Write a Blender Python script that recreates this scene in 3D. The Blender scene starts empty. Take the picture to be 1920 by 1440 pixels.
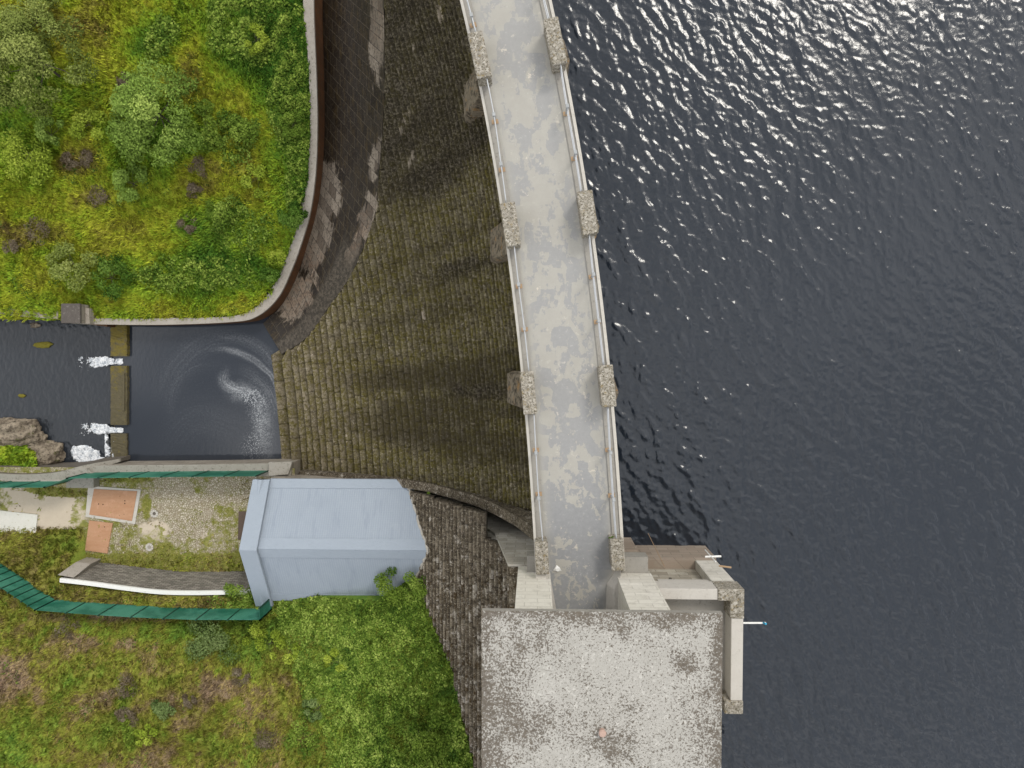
import bpy, bmesh, math
import numpy as np
from mathutils import Vector, Quaternion
S = bpy.context.scene
COL = S.collection
rng = np.random.default_rng(7)
# ------------------------------------------------------------------ camera
F = 1333.0; NAD = (1004.0, 674.0); H = 33.3          # focal length in photo pixels, nadir pixel, height above the deck
cdir = Vector(((NAD[0]-960)/F, -(NAD[1]-720)/F, -1)).normalized()
Q = cdir.rotation_difference(Vector((0, 0, -1)))
cam = bpy.data.cameras.new("camera"); camo = bpy.data.objects.new("camera", cam); COL.objects.link(camo)
cam.sensor_width = 36; cam.lens = F*36/1920; cam.clip_start = 0.5; cam.clip_end = 4000
camo.location = (0, 0, H); camo.rotation_mode = 'QUATERNION'; camo.rotation_quaternion = Q
S.camera = camo
# ------------------------------------------------------------------ light
SUN_EL, SUN_AZ = math.radians(48), math.radians(36)
w = bpy.data.worlds.new("World"); S.world = w; w.use_nodes = True
nt = w.node_tree; bg = nt.nodes['Background']
sky = nt.nodes.new('ShaderNodeTexSky'); sky.sky_type = 'NISHITA'; sky.sun_disc = False
sky.sun_elevation = SUN_EL; sky.sun_rotation = SUN_AZ; sky.dust_density = 6; sky.air_density = 1.2; sky.ozone_density = 1
hs = nt.nodes.new('ShaderNodeHueSaturation'); hs.inputs['Saturation'].default_value = 0.35
nt.links.new(sky.outputs[0], hs.inputs['Color'])
cl_n = nt.nodes.new('ShaderNodeTexNoise'); cl_n.inputs['Scale'].default_value = 6; cl_n.inputs['Detail'].default_value = 5      # thin bright cloud cover
cl_m = nt.nodes.new('ShaderNodeMapRange'); cl_m.inputs[1].default_value = .40; cl_m.inputs[2].default_value = .60; cl_m.inputs[3].default_value = 0; cl_m.inputs[4].default_value = 1
cl_t = nt.nodes.new('ShaderNodeTexCoord'); nt.links.new(cl_t.outputs['Generated'], cl_n.inputs['Vector']); nt.links.new(cl_n.outputs[0], cl_m.inputs[0])
cl_x = nt.nodes.new('ShaderNodeMix'); cl_x.data_type = 'RGBA'; cl_x.inputs[7].default_value = (12.6, 12.8, 13.2, 1)
cl_c = nt.nodes.new('ShaderNodeMix'); cl_c.data_type = 'RGBA'; cl_c.inputs[6].default_value = (4.6, 5.0, 5.6, 1); cl_c.inputs[7].default_value = (16.5, 16.5, 16.6, 1)   # grey cloud bases, bright gaps
nt.links.new(cl_m.outputs[0], cl_c.inputs[0]); nt.links.new(cl_c.outputs[2], cl_x.inputs[7]); cl_x.inputs[0].default_value = .85; nt.links.new(hs.outputs[0], cl_x.inputs[6]); nt.links.new(cl_x.outputs[2], bg.inputs[0])
bg.inputs[1].default_value = 0.12
sl = bpy.data.lights.new("sun", 'SUN'); so = bpy.data.objects.new("sun", sl); COL.objects.link(so)
sl.energy = 1.45; sl.angle = math.radians(14); sl.color = (1, .95, .86)
sd = Vector((math.sin(SUN_AZ)*math.cos(SUN_EL), math.cos(SUN_AZ)*math.cos(SUN_EL), math.sin(SUN_EL)))
so.rotation_mode = 'QUATERNION'; so.rotation_quaternion = Vector((0, 0, 1)).rotation_difference(sd)
S.view_settings.view_transform = 'Standard'; S.view_settings.look = 'None'
S.view_settings.exposure = 0.05; S.view_settings.gamma = 1
# ------------------------------------------------------------------ helpers
Rm = np.array(Q.to_matrix())
def P(px, py, z):
    d = Rm @ np.array([(px-960)/F, -(py-720)/F, -1.0])
    return d*((z-H)/d[2]) + np.array([0, 0, H])
def PX(V):
    q = (np.asarray(V, float)-np.array([0, 0, H])) @ Rm
    return 960-F*q[..., 0]/q[..., 2], 720+F*q[..., 1]/q[..., 2]
def vn(x, y, sc, seed=0, oc=4, rough=.5):
    """value noise in 0..1"""
    x = np.asarray(x, float); y = np.asarray(y, float); out = 0; a = 1; tot = 0
    g = np.random.default_rng(seed+100)
    for o in range(oc):
        G = g.random((128, 128)); X = x/sc*(2**o)+seed*7.3; Y = y/sc*(2**o)+seed*3.1
        i = np.floor(X).astype(int); j = np.floor(Y).astype(int); fx = X-i; fy = Y-j
        fx = fx*fx*(3-2*fx); fy = fy*fy*(3-2*fy); i0 = i % 128; i1 = (i+1) % 128; j0 = j % 128; j1 = (j+1) % 128
        v = (G[i0, j0]*(1-fx)+G[i1, j0]*fx)*(1-fy)+(G[i0, j1]*(1-fx)+G[i1, j1]*fx)*fy
        out = out+a*v; tot += a; a *= rough
    return out/tot
def sst(a, b, x): t = np.clip((x-a)/(b-a), 0, 1); return t*t*(3-2*t)
def inpoly(px, py, poly):
    px = np.asarray(px); py = np.asarray(py); ins = np.zeros(px.shape, bool); n = len(poly)
    for i in range(n):
        x1, y1 = poly[i]; x2, y2 = poly[(i+1) % n]
        if y1 == y2: continue
        c = ((y1 > py) != (y2 > py)) & (px < (x2-x1)*(py-y1)/(y2-y1)+x1); ins ^= c
    return ins
def blob(px, py, cx, cy, rx, ry, ang=0, soft=.5):
    a = math.radians(ang); dx = px-cx; dy = py-cy
    u = (dx*math.cos(a)+dy*math.sin(a))/rx; v = (-dx*math.sin(a)+dy*math.cos(a))/ry
    return 1-sst(1-soft, 1+soft*.4, np.sqrt(u*u+v*v))
def tag(o, label=None, cat=None, group=None, kind=None):
    if label: o['label'] = label
    if cat: o['category'] = cat
    if group: o['group'] = group
    if kind: o['kind'] = kind
    return o
def empty(name, loc, label=None, cat=None, group=None):
    o = bpy.data.objects.new(name, None); COL.objects.link(o); o.location = [float(c) for c in loc]; o.empty_display_size = .3
    return tag(o, label, cat, group)
def mk(name, V, Fc, mat, parent=None, smooth=False, attrs=None, loc=None, bevel=0, vecs=None):
    V = np.asarray(V, float).reshape(-1, 3)
    off = np.zeros(3)
    top = parent
    while top is not None:
        off = off+np.array(top.location); top = top.parent
    if parent is None and loc is not None: off = np.asarray(loc, float)
    V = V-off
    me = bpy.data.meshes.new(name)
    if isinstance(Fc, np.ndarray):
        n, k = Fc.shape
        me.vertices.add(len(V)); me.vertices.foreach_set('co', V.astype(np.float32).ravel())
        me.loops.add(n*k); me.loops.foreach_set('vertex_index', Fc.astype(np.int32).ravel())
        me.polygons.add(n); me.polygons.foreach_set('loop_start', np.arange(0, n*k, k, dtype=np.int32))
        me.update(calc_edges=True)
    else:
        me.from_pydata(V.tolist(), [], [list(f) for f in Fc]); me.update()
    for k_, a in (attrs or {}).items():
        at = me.attributes.new(k_, 'FLOAT', 'POINT'); at.data.foreach_set('value', np.asarray(a, np.float32))
    for k_, a in (vecs or {}).items():
        at = me.attributes.new(k_, 'FLOAT_VECTOR', 'POINT'); at.data.foreach_set('vector', np.asarray(a, np.float32).ravel())
    if bevel:
        bm = bmesh.new(); bm.from_mesh(me)
        bmesh.ops.recalc_face_normals(bm, faces=bm.faces)
        bmesh.ops.bevel(bm, geom=list(bm.edges), offset=bevel, segments=1, affect='EDGES', clamp_overlap=True)
        bm.to_mesh(me); bm.free()
    if smooth: me.polygons.foreach_set('use_smooth', np.ones(len(me.polygons), bool))
    me.materials.append(mat)
    o = bpy.data.objects.new(name, me); COL.objects.link(o)
    if parent is not None: o.parent = parent
    elif loc is not None: o.location = [float(c) for c in loc]
    return o
class MB:
    """collects simple solids into one mesh"""
    def __init__(s): s.v = []; s.f = []
    def add(s, V, Fc):
        b = len(s.v); s.v += [tuple(map(float, p)) for p in V]; s.f += [[i+b for i in f] for f in Fc]; return s
    def prism(s, poly, z0, z1, top=None):
        n = len(poly); top = top or poly
        V = [(p[0], p[1], z0 if len(p) < 3 else p[2]) for p in poly]+[(p[0], p[1], z1 if len(p) < 3 else p[2]) for p in top]
        return s.add(V, [list(range(n))[::-1], list(range(n, 2*n))]+[[i, (i+1) % n, n+(i+1) % n, n+i] for i in range(n)])
    def box(s, x0, x1, y0, y1, z0, z1): return s.prism([(x0, y0), (x1, y0), (x1, y1), (x0, y1)], z0, z1)
    def obox(s, c, t, L, W, z0, z1):
        t = np.array(t[:2], float); t /= np.linalg.norm(t); n = np.array([-t[1], t[0]]); c = np.array(c[:2])
        pts = [c-t*L/2-n*W/2, c+t*L/2-n*W/2, c+t*L/2+n*W/2, c-t*L/2+n*W/2]
        return s.prism([tuple(p) for p in pts], z0, z1)
    def tube(s, pts, r, n=8):
        pts = [np.array(p, float) for p in pts]; rs = r if hasattr(r, '__len__') else [r]*len(pts); V = []; Fc = []
        for i, p in enumerate(pts):
            t = pts[min(i+1, len(pts)-1)]-pts[max(i-1, 0)]; t = t/(np.linalg.norm(t)+1e-9)
            a = np.cross(t, [0, 0, 1.]) if abs(t[2]) < .9 else np.cross(t, [1., 0, 0]); a /= np.linalg.norm(a); b = np.cross(t, a)
            V += [p+rs[i]*(a*math.cos(2*math.pi*k/n)+b*math.sin(2*math.pi*k/n)) for k in range(n)]
        for i in range(len(pts)-1):
            for k in range(n): Fc.append([i*n+k, i*n+(k+1) % n, (i+1)*n+(k+1) % n, (i+1)*n+k])
        Fc.append(list(range(n))[::-1]); Fc.append([(len(pts)-1)*n+k for k in range(n)])
        return s.add(V, Fc)
    def build(s, name, mat, parent=None, **k): return mk(name, s.v, s.f, mat, parent, **k)
def ribbon(A, B, zt, zb):
    """solid between two edge lines A,B (n,2 or 3); top zt, bottom zb (scalars or arrays)"""
    A = np.asarray(A, float); B = np.asarray(B, float); n = len(A)
    zt = np.broadcast_to(zt, (n,)) if np.ndim(zt) < 2 else zt; zb = np.broadcast_to(zb, (n,))
    V = np.zeros((n, 4, 3)); V[:, 0, :2] = A[:, :2]; V[:, 1, :2] = B[:, :2]; V[:, 2, :2] = B[:, :2]; V[:, 3, :2] = A[:, :2]
    V[:, 0, 2] = zt; V[:, 1, 2] = zt; V[:, 2, 2] = zb; V[:, 3, 2] = zb
    Fc = []
    for i in range(n-1):
        for k in range(4): Fc.append([i*4+k, i*4+(k+1) % 4, (i+1)*4+(k+1) % 4, (i+1)*4+k])
    Fc.append([3, 2, 1, 0]); Fc.append([(n-1)*4+k for k in range(4)])
    return V.reshape(-1, 3), Fc
def resample(pts, n=None, step=None):
    pts = np.asarray(pts, float); m = len(pts)
    # catmull-rom
    t = np.linspace(0, m-1, (m-1)*16+1); i = np.clip(np.floor(t).astype(int), 0, m-2); u = (t-i)[:, None]
    p0 = np.where((i > 0)[:, None], pts[np.clip(i-1, 0, m-1)], 2*pts[0]-pts[1]); p1 = pts[i]; p2 = pts[i+1]
    p3 = np.where((i < m-2)[:, None], pts[np.clip(i+2, 0, m-1)], 2*pts[-1]-pts[-2])
    c = .5*((2*p1)+(-p0+p2)*u+(2*p0-5*p1+4*p2-p3)*u*u+(-p0+3*p1-3*p2+p3)*u**3)
    d = np.r_[0, np.cumsum(np.linalg.norm(np.diff(c[:, :2], axis=0), axis=1))]
    if n is None: n = max(2, int(d[-1]/step)+1)
    s = np.linspace(0, d[-1], n)
    return np.stack([np.interp(s, d, c[:, k]) for k in range(c.shape[1])], 1)
def normals2(C):
    t = np.gradient(C[:, :2], axis=0); t /= np.linalg.norm(t, axis=1)[:, None]
    return t, np.stack([-t[:, 1], t[:, 0]], 1)
# ------------------------------------------------------------------ materials
class ND:
    def __init__(s, m): s.t = m.node_tree; s.n = s.t.nodes; s.l = s.t.links; s.geo = None
    def put(s, sock, v):
        if v is None: return
        if isinstance(v, (int, float)): sock.default_value = float(v)
        elif isinstance(v, tuple): sock.default_value = v if len(v) == len(sock.default_value) else tuple(v)+(1,)
        else: s.l.new(v, sock)
    def pos(s):
        if not s.geo: s.geo = s.n.new('ShaderNodeNewGeometry')
        return s.geo.outputs['Position']
    def mapv(s, vec, scale=(1, 1, 1), rot=(0, 0, 0)):
        k = s.n.new('ShaderNodeMapping'); s.l.new(vec, k.inputs[0]); k.inputs['Scale'].default_value = scale; k.inputs['Rotation'].default_value = rot
        return k.outputs[0]
    def noise(s, scale, detail=4, rough=.5, vec=None, dist=0):
        k = s.n.new('ShaderNodeTexNoise'); s.l.new(vec or s.pos(), k.inputs['Vector'])
        k.inputs['Scale'].default_value = scale; k.inputs['Detail'].default_value = detail; k.inputs['Roughness'].default_value = rough; k.inputs['Distortion'].default_value = dist
        return k.outputs[0]
    def vor(s, scale, vec=None, feat='F1', dist='EUCLIDEAN', out='Distance', rnd=1):
        k = s.n.new('ShaderNodeTexVoronoi'); k.feature = feat
        if feat != 'DISTANCE_TO_EDGE': k.distance = dist
        s.l.new(vec or s.pos(), k.inputs['Vector']); k.inputs['Scale'].default_value = scale; k.inputs['Randomness'].default_value = rnd
        return k.outputs[out]
    def brick(s, vec, w, h, mortar=.02, off=.5):
        k = s.n.new('ShaderNodeTexBrick'); s.l.new(vec, k.inputs['Vector']); k.offset = off
        k.inputs['Color1'].default_value = (0, 0, 0, 1); k.inputs['Color2'].default_value = (1, 1, 1, 1); k.inputs['Mortar'].default_value = (.5, .5, .5, 1)
        k.inputs['Scale'].default_value = 1; k.inputs['Mortar Size'].default_value = mortar; k.inputs['Brick Width'].default_value = w; k.inputs['Row Height'].default_value = h
        return k.outputs['Color'], k.outputs['Fac']
    def ramp(s, fac, stops, interp='LINEAR'):
        k = s.n.new('ShaderNodeValToRGB'); s.put(k.inputs[0], fac); e = k.color_ramp.elements; k.color_ramp.interpolation = interp
        while len(e) < len(stops): e.new(.5)
        for el, (p, c) in zip(e, stops):
            el.position = p; el.color = (c, c, c, 1) if isinstance(c, (int, float)) else tuple(c)+(1,)
        return k.outputs[0]
    def step(s, fac, a, b):
        k = s.n.new('ShaderNodeMapRange'); k.interpolation_type = 'SMOOTHSTEP'; s.put(k.inputs[0], fac); k.inputs[1].default_value = a; k.inputs[2].default_value = b
        return k.outputs[0]
    def mix(s, f, a, b, bt='MIX'):
        k = s.n.new('ShaderNodeMix'); k.data_type = 'RGBA'; k.blend_type = bt; s.put(k.inputs[0], f); s.put(k.inputs[6], a); s.put(k.inputs[7], b); return k.outputs[2]
    def m(s, op, a, b=None, c=None):
        k = s.n.new('ShaderNodeMath'); k.operation = op; s.put(k.inputs[0], a); s.put(k.inputs[1], b); s.put(k.inputs[2], c); return k.outputs[0]
    def attr(s, name, out='Fac'):
        k = s.n.new('ShaderNodeAttribute'); k.attribute_name = name; return k.outputs[out]
    def sep(s, v):
        k = s.n.new('ShaderNodeSeparateXYZ'); s.l.new(v, k.inputs[0]); return k.outputs
    def comb(s, x, y, z=0):
        k = s.n.new('ShaderNodeCombineXYZ'); s.put(k.inputs[0], x); s.put(k.inputs[1], y); s.put(k.inputs[2], z); return k.outputs[0]
def mat(name, fn, rough=.9, spec=.25, metal=0, bump=.5, bdist=.05):
    m = bpy.data.materials.new(name); m.use_nodes = True; b = m.node_tree.nodes['Principled BSDF']; n = ND(m)
    b.inputs['Roughness'].default_value = rough; b.inputs['Specular IOR Level'].default_value = spec; b.inputs['Metallic'].default_value = metal
    r = fn(n); r = r if isinstance(r, list) else [r]
    n.put(b.inputs['Base Color'], r[0])
    if len(r) > 1 and r[1] is not None:
        k = n.n.new('ShaderNodeBump'); k.inputs['Strength'].default_value = bump; k.inputs['Distance'].default_value = bdist
        n.put(k.inputs['Height'], r[1]); n.l.new(k.outputs[0], b.inputs['Normal'])
    if len(r) > 2: n.put(b.inputs['Roughness'], r[2])
    return m
def f_deck(n):
    st = n.sep(n.attr('st', 'Vector')); v = st[1]; wear = st[2]
    rp = n.mapv(n.pos(), (1, 1, 1), (0, 0, .06))
    wob = n.n.new('ShaderNodeVectorMath'); wob.operation = 'ADD'; n.l.new(rp, wob.inputs[0])
    nz = n.noise(3.2, 4, .6); n.l.new(n.comb(n.m('MULTIPLY', nz, .30), n.m('MULTIPLY', nz, -.22)), wob.inputs[1]); rp = wob.outputs[0]
    a = n.noise(1.15, 7, .68, n.mapv(n.pos(), (1, .6, 1)), .5); b = n.noise(3.2, 6, .75)
    c1 = n.sep(n.vor(1.5, n.mapv(rp, (1, .75, 0)), dist='CHEBYCHEV', out='Color'))[0]
    c2 = n.sep(n.vor(3.0, n.mapv(rp, (1.3, .8, 0)), dist='CHEBYCHEV', out='Color'))[1]
    mid = n.m('MULTIPLY', n.step(v, .04, .26), n.step(v, .98, .74))
    f = n.m('ADD', n.m('MULTIPLY', a, .66), n.m('MULTIPLY', c1, .24)); f = n.m('ADD', f, n.m('MULTIPLY', c2, .12)); f = n.m('ADD', f, n.m('MULTIPLY', b, .30)); f = n.m('ADD', f, n.m('MULTIPLY', wear, .15))
    pm = n.m('MULTIPLY', n.step(f, .69, .715), mid)
    base = n.mix(n.noise(1.3, 5, .6), (.318, .303, .268), (.398, .381, .34))
    base = n.mix(n.m('MULTIPLY', n.step(n.noise(7, 4, .7), .45, .8), .4), base, (.31, .30, .275))
    edge = n.m('SUBTRACT', 1, n.m('MULTIPLY', n.step(v, 0, .13), n.step(v, 1, .85)))
    base = n.mix(n.m('MULTIPLY', edge, .6), base, (.31, .285, .24))
    blue = n.mix(n.noise(5, 5, .75), n.mix(wear, (.212, .214, .222), (.158, .163, .176)), (.31, .315, .32))
    c = n.mix(n.m('MULTIPLY', pm, n.m('ADD', .52, n.m('MULTIPLY', wear, .32))), base, blue)
    sp = n.m('MULTIPLY', n.step(n.noise(2.4, 7, .72, None, .4), .59, .64), n.step(n.noise(.5, 2, .5), .44, .58))
    sp = n.m('MULTIPLY', sp, mid)
    c = n.mix(n.m('MULTIPLY', sp, .8), c, (.56, .50, .42))
    lt = n.m('MULTIPLY', n.step(n.noise(5, 6, .78), .60, .68), mid); c = n.mix(n.m('MULTIPLY', lt, .45), c, (.53, .51, .47))
    dk = n.step(n.noise(11, 4, .8), .62, .74); c = n.mix(n.m('MULTIPLY', dk, .4), c, (.13, .13, .13))
    return [c, n.noise(30, 3, .6)]
M_deck = mat('deck_concrete', f_deck, .85, .3, bump=.15)
def f_conc(a, b, d, dk=.55):
    def f(n):
        c = n.mix(n.noise(1.6, 5, .6), a, b)
        c = n.mix(n.m('MULTIPLY', n.step(n.noise(6, 6, .75), .52, .72), dk), c, d)
        c = n.mix(n.m('MULTIPLY', n.step(n.noise(40, 3, .7), .55, .75), .4), c, d)
        return [c, n.noise(25, 4, .7)]
    return f
M_kerb = mat('kerb_concrete', f_conc((.46, .43, .38), (.57, .54, .48), (.22, .20, .16), .35))
M_ledge = mat('ledge_concrete', f_conc((.25, .235, .205), (.34, .32, .285), (.12, .105, .09), .6))
M_conc = mat('pale_concrete', f_conc((.46, .43, .38), (.56, .53, .48), (.28, .25, .21), .45))
M_dconc = mat('dark_concrete', f_conc((.10, .085, .07), (.16, .14, .115), (.035, .03, .025), .8))
def f_pier(n):
    g = n.noise(3.2, 6, .78); g2 = n.noise(7, 4, .75)
    c = n.mix(n.noise(1.4, 5, .7), (.10, .08, .056), (.27, .225, .165))
    c = n.mix(n.m('MULTIPLY', n.step(g, .47, .60), .9), c, (.028, .021, .014))
    c = n.mix(n.m('MULTIPLY', n.step(n.noise(1.8, 5, .7), .58, .64), .8), c, (.26, .15, .06))
    c = n.mix(n.m('MULTIPLY', n.step(g2, .58, .66), .6), c, (.34, .30, .24))
    return [c, n.m('ADD', g, g2)]
M_pier = mat('pier_stone', f_pier, .9, bump=.8)
M_cope = mat('coping_stone', f_conc((.28, .25, .21), (.39, .355, .31), (.12, .105, .075), .85))
M_river_cope = mat('lichened_coping', f_conc((.28, .26, .22), (.37, .35, .31), (.08, .072, .055), .9))
def f_lichen(n):
    s1 = n.noise(10, 5, .8); s2 = n.noise(5, 5, .7); s3 = n.noise(2.5, 4, .6)
    c = n.mix(n.step(s1, .40, .60), (.10, .085, .055), (.52, .48, .41))
    c = n.mix(n.m('MULTIPLY', n.step(s2, .48, .62), .75), c, (.16, .14, .105))
    c = n.mix(n.m('MULTIPLY', n.step(n.noise(8, 4, .7), .53, .63), n.step(s3, .46, .60)), c, (.24, .18, .085))
    c = n.mix(n.m('MULTIPLY', n.step(n.noise(17, 4, .7), .60, .68), .8), c, (.72, .70, .66))
    return [c, s1]
M_lichen = mat('lichen_stone', f_lichen, bump=.9, bdist=.06)
def f_roofc(n):
    e = n.attr('dirt')
    big = n.noise(.5, 4, .6); mid = n.noise(1.7, 5, .65)
    f1 = n.noise(8.2, 5, .72, None, .3); f2 = n.noise(13, 3, .65)
    base = n.mix(n.noise(.9, 6, .65), (.305, .29, .258), (.42, .404, .368))
    base = n.mix(n.m('MULTIPLY', n.step(f2, .50, .64), .40), base, (.245, .225, .19))
    base = n.mix(n.m('MULTIPLY', n.step(n.noise(5.5, 5, .75), .55, .63), .65), base, (.52, .50, .455))
    ad = n.m('ADD', n.m('ADD', n.m('MULTIPLY', n.m('SUBTRACT', big, .5), .30), n.m('MULTIPLY', n.m('SUBTRACT', mid, .5), .24)), n.m('MULTIPLY', e, .118))
    k1 = n.step(n.m('ADD', f1, ad), .59, .63); k2 = n.step(n.m('ADD', f2, n.m('MULTIPLY', ad, 1.0)), .575, .62)
    k = n.m('MAXIMUM', k1, n.m('MULTIPLY', k2, .85))
    dark = n.mix(n.noise(3, 3, .6), (.045, .033, .022), (.125, .10, .072))
    c = n.mix(n.m('MULTIPLY', k, .86), base, dark)
    return [c, n.m('ADD', n.m('MULTIPLY', k, .5), f2)]
M_roofc = mat('speckled_roof_concrete', f_roofc, bump=.5)
def f_block(n):
    r = n.attr('rnd'); st = n.attr('stain'); lo = n.attr('low'); z = n.attr('riser'); jt = n.attr('joint'); sk = n.attr('streak')
    g = n.noise(3.6, 5, .75); g2 = n.noise(6.5, 4, .8); g3 = n.noise(1.1, 5, .65)
    c = n.mix(r, (.100, .085, .050), (.170, .146, .092))
    c = n.mix(n.m('MULTIPLY', lo, .85), c, n.mix(r, (.172, .140, .092), (.275, .23, .16)))
    c = n.mix(n.m('MULTIPLY', n.step(g, .47, .60), n.m('SUBTRACT', .80, n.m('MULTIPLY', lo, .25))), c, (.036, .027, .015))
    ms = n.m('MULTIPLY', n.step(n.noise(3.0, 6, .8), .43, .53), n.step(n.m('ADD', g3, n.m('MULTIPLY', z, .10)), .38, .56))
    c = n.mix(n.m('MULTIPLY', ms, .8), c, (.100, .084, .013))
    c = n.mix(n.m('MULTIPLY', n.step(g2, .54, .63), .75), c, (.29, .255, .20))
    c = n.mix(n.m('MULTIPLY', n.step(n.m('SUBTRACT', 1, g2), .56, .65), .7), c, (.020, .015, .009))
    wh = n.m('MULTIPLY', n.step(n.m('ADD', n.noise(1.9, 6, .75, None, .5), n.m('MULTIPLY', n.attr('pale'), .22)), .635, .67), .85)
    c = n.mix(wh, c, (.38, .32, .25))
    c = n.mix(n.m('MULTIPLY', sk, .62), c, (.026, .020, .012))
    c = n.mix(n.m('MULTIPLY', n.attr('inner'), .78), c, n.mix(n.step(g, .4, .6), (.014, .011, .006), (.040, .032, .009)))  # corner shade painted along each tread's inner edge, tinted with moss
    c = n.mix(n.m('MULTIPLY', n.m('POWER', jt, 3), .35), c, (.028, .022, .010))
    c = n.mix(n.m('MULTIPLY', st, .74), c, n.mix(n.step(g2, .48, .60), (.014, .011, .008), (.095, .080, .058)))
    return [c, n.m('ADD', g, n.m('MULTIPLY', g2, .6))]
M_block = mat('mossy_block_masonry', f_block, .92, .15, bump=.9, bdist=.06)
def f_abut(n):
    r = n.attr('rnd'); jt = n.attr('joint'); z = n.attr('riser'); br_ = n.attr('brown')
    g = n.noise(5, 6, .82); g2 = n.noise(9, 5, .85)
    streak = n.noise(1, 6, .72, n.mapv(n.pos(), (3.0, .8, 1)))
    c = n.mix(r, (.100, .080, .054), (.185, .153, .110))
    c = n.mix(n.m('MULTIPLY', n.step(n.noise(2.2, 6, .75), .47, .60), .75), c, (.035, .027, .018))
    c = n.mix(n.m('MULTIPLY', n.step(streak, .48, .62), .75), c, (.048, .036, .023))
    br = n.m('MULTIPLY', n.step(n.noise(2.2, 6, .75), .50, .60), br_)
    c = n.mix(n.m('MULTIPLY', br, .9), c, (.062, .038, .013))
    c = n.mix(n.m('MULTIPLY', n.step(g2, .53, .61), .85), c, (.38, .335, .265))
    c = n.mix(n.m('MULTIPLY', n.step(n.m('SUBTRACT', 1, g2), .56, .67), .7), c, (.026, .02, .013))
    wl = n.m('MULTIPLY', n.step(n.m('ADD', n.noise(1.4, 7, .76), n.m('MULTIPLY', br_, .05)), 0.585, .63), .85)
    c = n.mix(n.m('MULTIPLY', wl, n.step(g, .36, .56)), c, (.46, .42, .36))
    c = n.mix(n.m('MULTIPLY', n.attr('inner'), .75), c, (.022, .017, .011))  # painted shade in the inner step corners, brings out the courses
    c = n.mix(n.m('MULTIPLY', jt, .45), c, (.025, .02, .015))
    return [c, n.m('ADD', g, n.m('MULTIPLY', g2, .6))]
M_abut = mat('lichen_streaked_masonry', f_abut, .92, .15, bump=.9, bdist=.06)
def f_chan(n):
    s = n.sep(n.attr('st', 'Vector'))
    bc, bf = n.brick(n.comb(s[1], s[0]), .95, .74, .02)
    cl = n.attr('clean'); red = n.attr('red'); band = n.attr('band')
    fl = n.comb(n.m('MULTIPLY', s[0], .55), n.m('MULTIPLY', s[1], 1.6))
    g = n.noise(5, 5, .75); g2 = n.noise(2, 5, .7)
    b1 = n.sep(bc)[0]
    slab = n.mix(b1, (.095, .074, .055), (.235, .196, .152))
    slab = n.mix(n.m('MULTIPLY', n.m('MULTIPLY', red, n.step(n.m('ADD', g2, n.m('MULTIPLY', b1, .15)), .5, .66)), .40), slab, (.18, .105, .062))
    slab = n.mix(n.m('MULTIPLY', n.step(g, .46, .62), .65), slab, (.055, .043, .032))
    dark = n.mix(n.step(n.noise(6, 5, .8), .5, .66), (.013, .009, .006), (.050, .037, .024))
    dark = n.mix(n.m('MULTIPLY', n.step(n.noise(1.6, 6, .75, fl), .50, .62), .7), dark, (.052, .034, .012))
    dark = n.mix(n.m('MULTIPLY', b1, .3), dark, (.05, .040, .030))
    ed = n.step(n.m('ADD', cl, n.m('ADD', n.m('MULTIPLY', n.m('SUBTRACT', n.noise(1.7, 8, .8, fl, .4), .5), 1.9), n.m('MULTIPLY', n.m('SUBTRACT', b1, .5), .38))), .42, .58)
    c = n.mix(ed, dark, slab)
    ms = n.mix(n.step(n.noise(4, 6, .78), .42, .62), (.035, .028, .020), (.105, .086, .063))
    c = n.mix(n.m('MULTIPLY', band, .9), c, ms)
    jo = n.m('MULTIPLY', bf, n.m('SUBTRACT', 1, band))
    jc = n.mix(ed, (.085, .068, .046), (.022, .018, .014))
    c = n.mix(n.m('MULTIPLY', jo, n.step(n.noise(4, 4, .6), .3, .55)), c, jc)
    return [c, n.m('SUBTRACT', g, n.m('MULTIPLY', bf, 1.5)), n.mix(ed, (.45, .45, .45), (.8, .8, .8))]
M_chan = mat('wet_channel_slabs', f_chan, .7, .3, bump=.6)
def f_rustwall(n):
    z = n.mapv(n.pos(), (1.2, 1.2, .4))
    c = n.mix(n.noise(1.2, 5, .7, z), (.04, .022, .012), (.20, .085, .034))
    c = n.mix(n.m('MULTIPLY', n.step(n.noise(5, 5, .7), .5, .65), .7), c, (.07, .055, .035))
    return [c, n.noise(12, 4, .7)]
M_rustwall = mat('rust_stained_wall', f_rustwall, .8)
def f_ashlar(c1, c2, joint, dirt):
    def f(n):
        p = n.sep(n.pos()); v = n.comb(n.m('ADD', p[0], p[1]), p[2])
        bc, bf = n.brick(v, 1.05, .46, .012)
        c = n.mix(n.sep(bc)[0], c1, c2)
        c = n.mix(n.m('MULTIPLY', n.step(n.noise(2.5, 6, .7), .48, .7), dirt), c, (.27, .24, .19))
        c = n.mix(n.m('MULTIPLY', n.step(n.noise(14, 5, .7), .58, .7), dirt), c, (.16, .14, .11))
        c = n.mix(n.m('MULTIPLY', bf, .75), c, joint)
        return [c, n.m('SUBTRACT', n.noise(18, 4, .6), n.m('MULTIPLY', bf, 2))]
    return f
M_ashlar = mat('pale_ashlar', f_ashlar((.57, .54, .47), (.66, .63, .56), (.36, .33, .28), .35), bump=.4)
M_ashlar_b = mat('brown_ashlar', f_ashlar((.25, .20, .155), (.33, .27, .215), (.11, .09, .07), .6), bump=.4)
M_ashlar_d = mat('weathered_ashlar', f_ashlar((.32, .295, .25), (.46, .43, .37), (.17, .15, .12), .7), bump=.5)
M_rubble = mat('rubble_wall', f_ashlar((.25, .22, .18), (.36, .32, .27), (.10, .09, .07), .8), bump=.8)
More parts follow.
